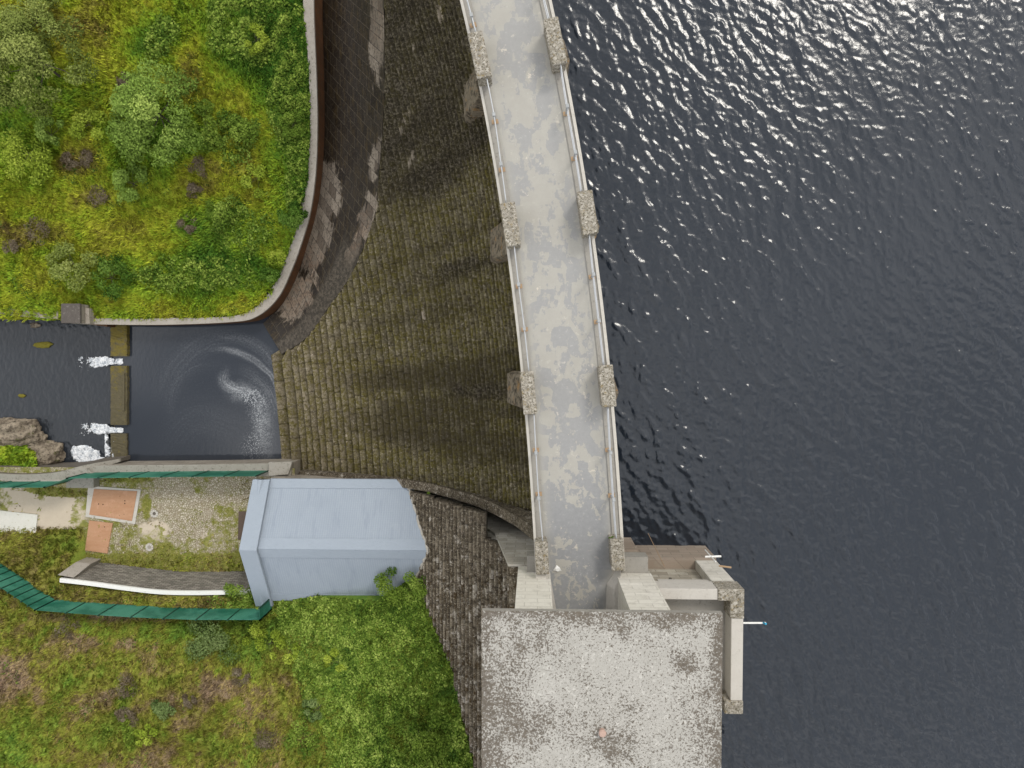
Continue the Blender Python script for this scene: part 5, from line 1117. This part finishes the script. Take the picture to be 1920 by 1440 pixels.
HB = [(395, 1208, 50, 1.4, L_blue, 3000, 'grey green bush just below the long green fence', 13), (312, 1327, 28, .9, L_blue, 1200, 'small blue green gorse bush in the middle of the heath', 7), (590, 1330, 24, 1.6, L_blue, 1000, 'blue green conifer sapling right of the middle of the heath', 6), (272, 1384, 22, .7, L_lime, 700, 'bright fern tuft near the bottom edge of the heath', 6),
      (478, 1190, 26, .8, L_lime, 900, 'yellow green fern right below the end of the green fence', 6), (505, 1215, 28, .8, L_lime, 1000, 'yellow green fern between two others below the fence end', 6), (535, 1230, 26, .8, L_lime, 900, 'yellow green fern farthest right of the three below the fence end', 6), (630, 1240, 24, .8, L_lime, 800, 'pale yellow fern alone among the brambles', 6),
      (565, 1375, 40, 1.0, L_green, 1700, 'bright green bush at the bottom edge beside the brambles', 9), (790, 1390, 45, 1.2, L_green, 2300, 'dark green bush against the masonry near the bottom edge', 10), (745, 1110, 42, 1.3, L_green, 2600, 'leafy bush growing over the corner of the blue roof', 10), (778, 1106, 30, 1.2, L_bramble, 2200, 'bushy growth in the corner between the blue roof and the masonry slope', 9), (712, 1124, 20, 1.0, L_bramble, 1200, 'small bush under the lower edge of the blue roof', 7), (450, 1122, 30, .8, L_bramble, 1400, 'bramble bush between the white coping and the green fence', 8), (65, 1142, 10, .4, L_lime, 200, 'tiny yellow plant at the bend of the green fence', 4)]
for k, (a, b, rp, h_, m, n, lab, cl) in enumerate(HB): tree('shrub', a, b, rp, h_, hill, m, n, lab, 'shrub', 200+k, cl, .07, 'shrubs on the heath')
for k, (a, b, rp, lab) in enumerate([(132, 300, 18, 'brown heather clump left of a similar one on the bank'), (161, 297, 15, 'brown heather clump right of its twin on the bank'), (182, 368, 20, 'brown heather clump in the open grass below the pair'), (372, 312, 22, 'brown heather clump below the round pale tree, right of the small pale shrub'), (362, 356, 16, 'small brown heather clump under the one below the pale tree'), (70, 432, 26, 'wide brown heather patch near the left edge above the willow shrub'), (22, 462, 18, 'brown heather clump at the very left edge of the bank'), (230, 150, 15, 'brown heather clump touching the upper left of the pale tree'), (350, 420, 18, 'brown heather clump in the lower middle of the bank')]):
    tree('heather_clump', a, b, rp, .6, bank, L_heath, 1000, lab, 'heather', 300+k, 14, .05, 'heather clumps on the bank', False)
for k, (a, b, rp, lab) in enumerate([(352, 1318, 14, 'purple heather clump right of the small gorse bush'), (120, 1180, 26, 'brown heather clump under the bend of the green fence'), (230, 1290, 26, 'brown heather clump in the left half of the heath'), (450, 1270, 18, 'purple brown heather clump beside a bare patch'), (235, 1345, 22, 'grey brown heather clump near the bottom of the heath'), (500, 1390, 24, 'brown heather clump at the bottom edge right of centre')]):
    tree('heather_clump', a, b, rp, .5, hill, L_heath, 1200, lab, 'heather', 400+k, 14, .05, 'heather clumps on the heath', False)
# plants on masonry
for k, (a, b, z, rp, n, lab) in enumerate([(808, 928, -12.4, 7, 160, 'small green tuft growing on the blackened dividing wall'), (1146, 1008, .5, 3.5, 60, 'tiny green tuft at the foot of the parapet block by the reservoir')]):
    tree('plant_tuft', a, b, rp, .35, lambda x, y, z=z: z, L_green, n, lab, 'plant', 500+k, 4, .05, None, False)
# rocks at the river edge
def rock(px_, py_, rx, ry, rz, z, seed, lab):
    c = P(px_, py_, z); bm = bmesh.new(); bmesh.ops.create_icosphere(bm, subdivisions=5, radius=1); V = np.array([v.co[:] for v in bm.verts]); Fc = [[v.index for v in f.verts] for f in bm.faces]; bm.free()
    k = 1+1.0*(vn(V[:, 0]+2*V[:, 2], V[:, 1]+V[:, 2], .7, seed, 6, .66)-.5); V = np.sign(V)*np.abs(V)**.8*k[:, None]*np.array([rx, ry, rz])+c
    return tag(mk('rock_outcrop', V, Fc, M_rock, None, True, loc=c), lab, 'rock', 'rocks at the river edge')
rock(28, 812, 1.9, 1.15, 1.2, -20.9, 1, 'jagged brown rock at the left edge of the river'); rock(85, 852, 1.35, 1.0, .9, -20.9, 2, 'brown rock beside the white foam patch'); rock(65, 822, 1.0, .6, .7, -20.9, 5, 'grey brown rock between the two larger river rocks')
def rbank(x, y): return -19.4+.8*(vn(x, y, 1.5, 81)-.5)-1.6*sst(-8.5, -5.6, y+.25*(x+38))+.0*x
def keep_r(x, y):
    px, py = PX(np.stack([x, y, np.full(np.shape(x), -19.6)], -1)); return inpoly(px, py, [(-300, 760), (-20, 795), (20, 825), (60, 850), (80, 880), (60, 892), (-300, 884)])
mkterrain('river_bank', rbank, -60, -33, -10, -3, .25, keep_r, M_gn, lambda x, y: .6+.4*(vn(x, y, 1, 82)-.5), 'small grassy river bank at the left')
grass('river_grass', rbank, keep_r, (-44, -33, -9.5, -3), 320, lambda x, y: np.clip(.66+.4*(vn(x, y, 1, 82)-.5), 0, 1), M_bn, 'green grass on the small river bank', 1)
